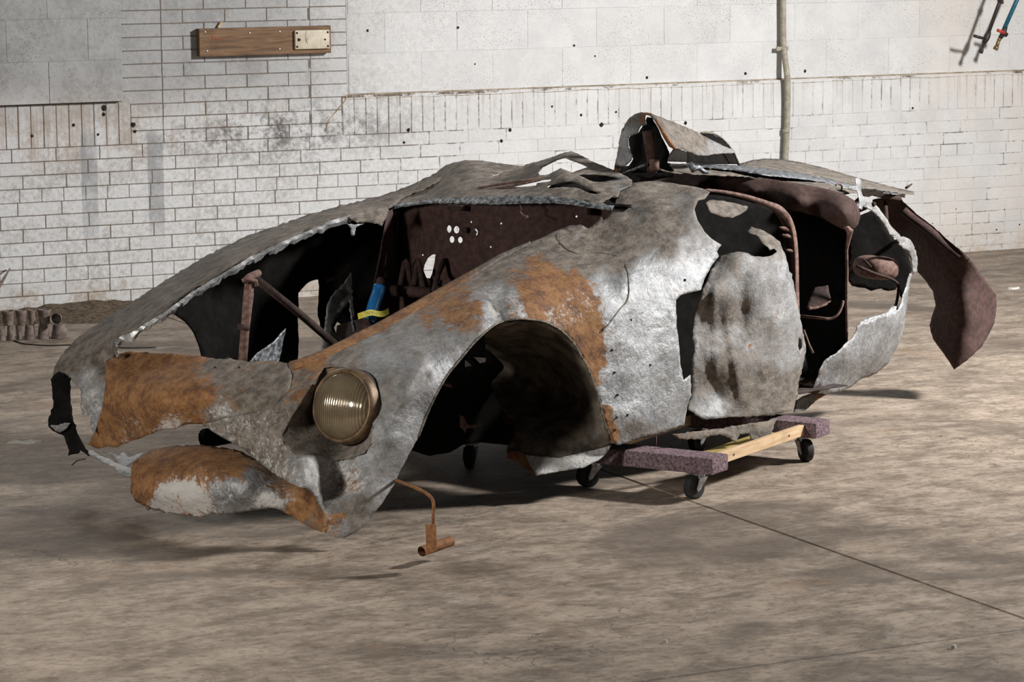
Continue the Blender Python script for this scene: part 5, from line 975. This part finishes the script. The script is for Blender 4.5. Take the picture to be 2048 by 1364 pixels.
cup(117, .068+.0275, 1.12, (1.52, 0, -.45), 'clay cup tipped over with its mouth open on top of the heap')
# dirt heaped along the foot of the wall
db = bmesh.new(); n1, n2 = 70, 8; vv = []
for i in range(n1):
    x = 3.7+1.4*i/(n1-1); row = []
    for j in range(n2):
        t = j/(n2-1); y = WALLD-.02-.42*t*(.5+.5*math.exp(-((x-4.35)/.35)**2)); z = .055*(1-t)**1.5*(.35+.65*math.exp(-((x-4.35)/.35)**2))+abs(mnoise.noise(Vector((x*9, y*9, 1))))*.022*(1-t)
        row.append(db.verts.new((x, y, max(z, .0) if t < 1 else -.002)))
    vv.append(row)
for i in range(n1-1):
    for j in range(n2-1): db.faces.new((vv[i][j], vv[i][j+1], vv[i+1][j+1], vv[i+1][j]))
d_ = from_bm('dirt_heap', db, 'dirt', None, True); d_['kind'] = 'stuff'; tag(d_, 'brown dirt heaped along the foot of the wall beside the clay cups', 'dirt')
# leaning slat at the far left
a = np.array([*floorp(-70, 690), 0.01]); X, Z = wallp(19, 537, .01); b = np.array([X, WALLD-.015, Z])
ls = from_bm('leaning_slat', tube_bm([tuple(a), tuple(a*.5+b*.5), tuple(b)], [.018, .016, .004], 5), 'clay', None); tag(ls, 'weathered splintered slat leaning on the wall behind the clay cups', 'slat')
# wires and chips on the floor
tag(from_bm('floor_wire', tube_bm(crom([(*floorp(x, y), .003) for x, y in [(28, 682), (45, 688), (70, 691), (105, 692), (150, 691), (200, 694), (255, 697), (312, 696)]], 5), .0028, 6), 'black', None, True), 'thin dark wire lying on the floor behind the nose of the wreck', 'wire')
for (x, y, s, lab) in [(2025, 578, .045, 'pale plaster chip on the floor beside the tail panel'), (62, 886, .05, 'flat pale flake on the floor in front of the far fender'), (30, 886, .035, 'small pale flake on the floor by the far fender'), (1905, 1297, .016, 'ragged pale crumb beside the floor joint'), (1330, 1285, .010, 'white paint crumb on the concrete in the open floor')]:
    bm = bmesh.new(); k = 9; r_ = [bm.verts.new((s*math.cos(i*2*math.pi/k)*random.uniform(.6, 1.1), s*.5*math.sin(i*2*math.pi/k)*random.uniform(.6, 1.1), .0)) for i in range(k)]; t_ = [bm.verts.new((v.co.x*.85, v.co.y*.85, .006+random.uniform(0, .004))) for v in r_]
    bm.faces.new(t_)
    for i in range(k): bm.faces.new((r_[i], r_[(i+1) % k], t_[(i+1) % k], t_[i]))
    o = from_bm('plaster_chip', bm, 'chip'); X, Y = floorp(x, y); o.location = (X, Y, 0); tag(o, lab, 'chip')
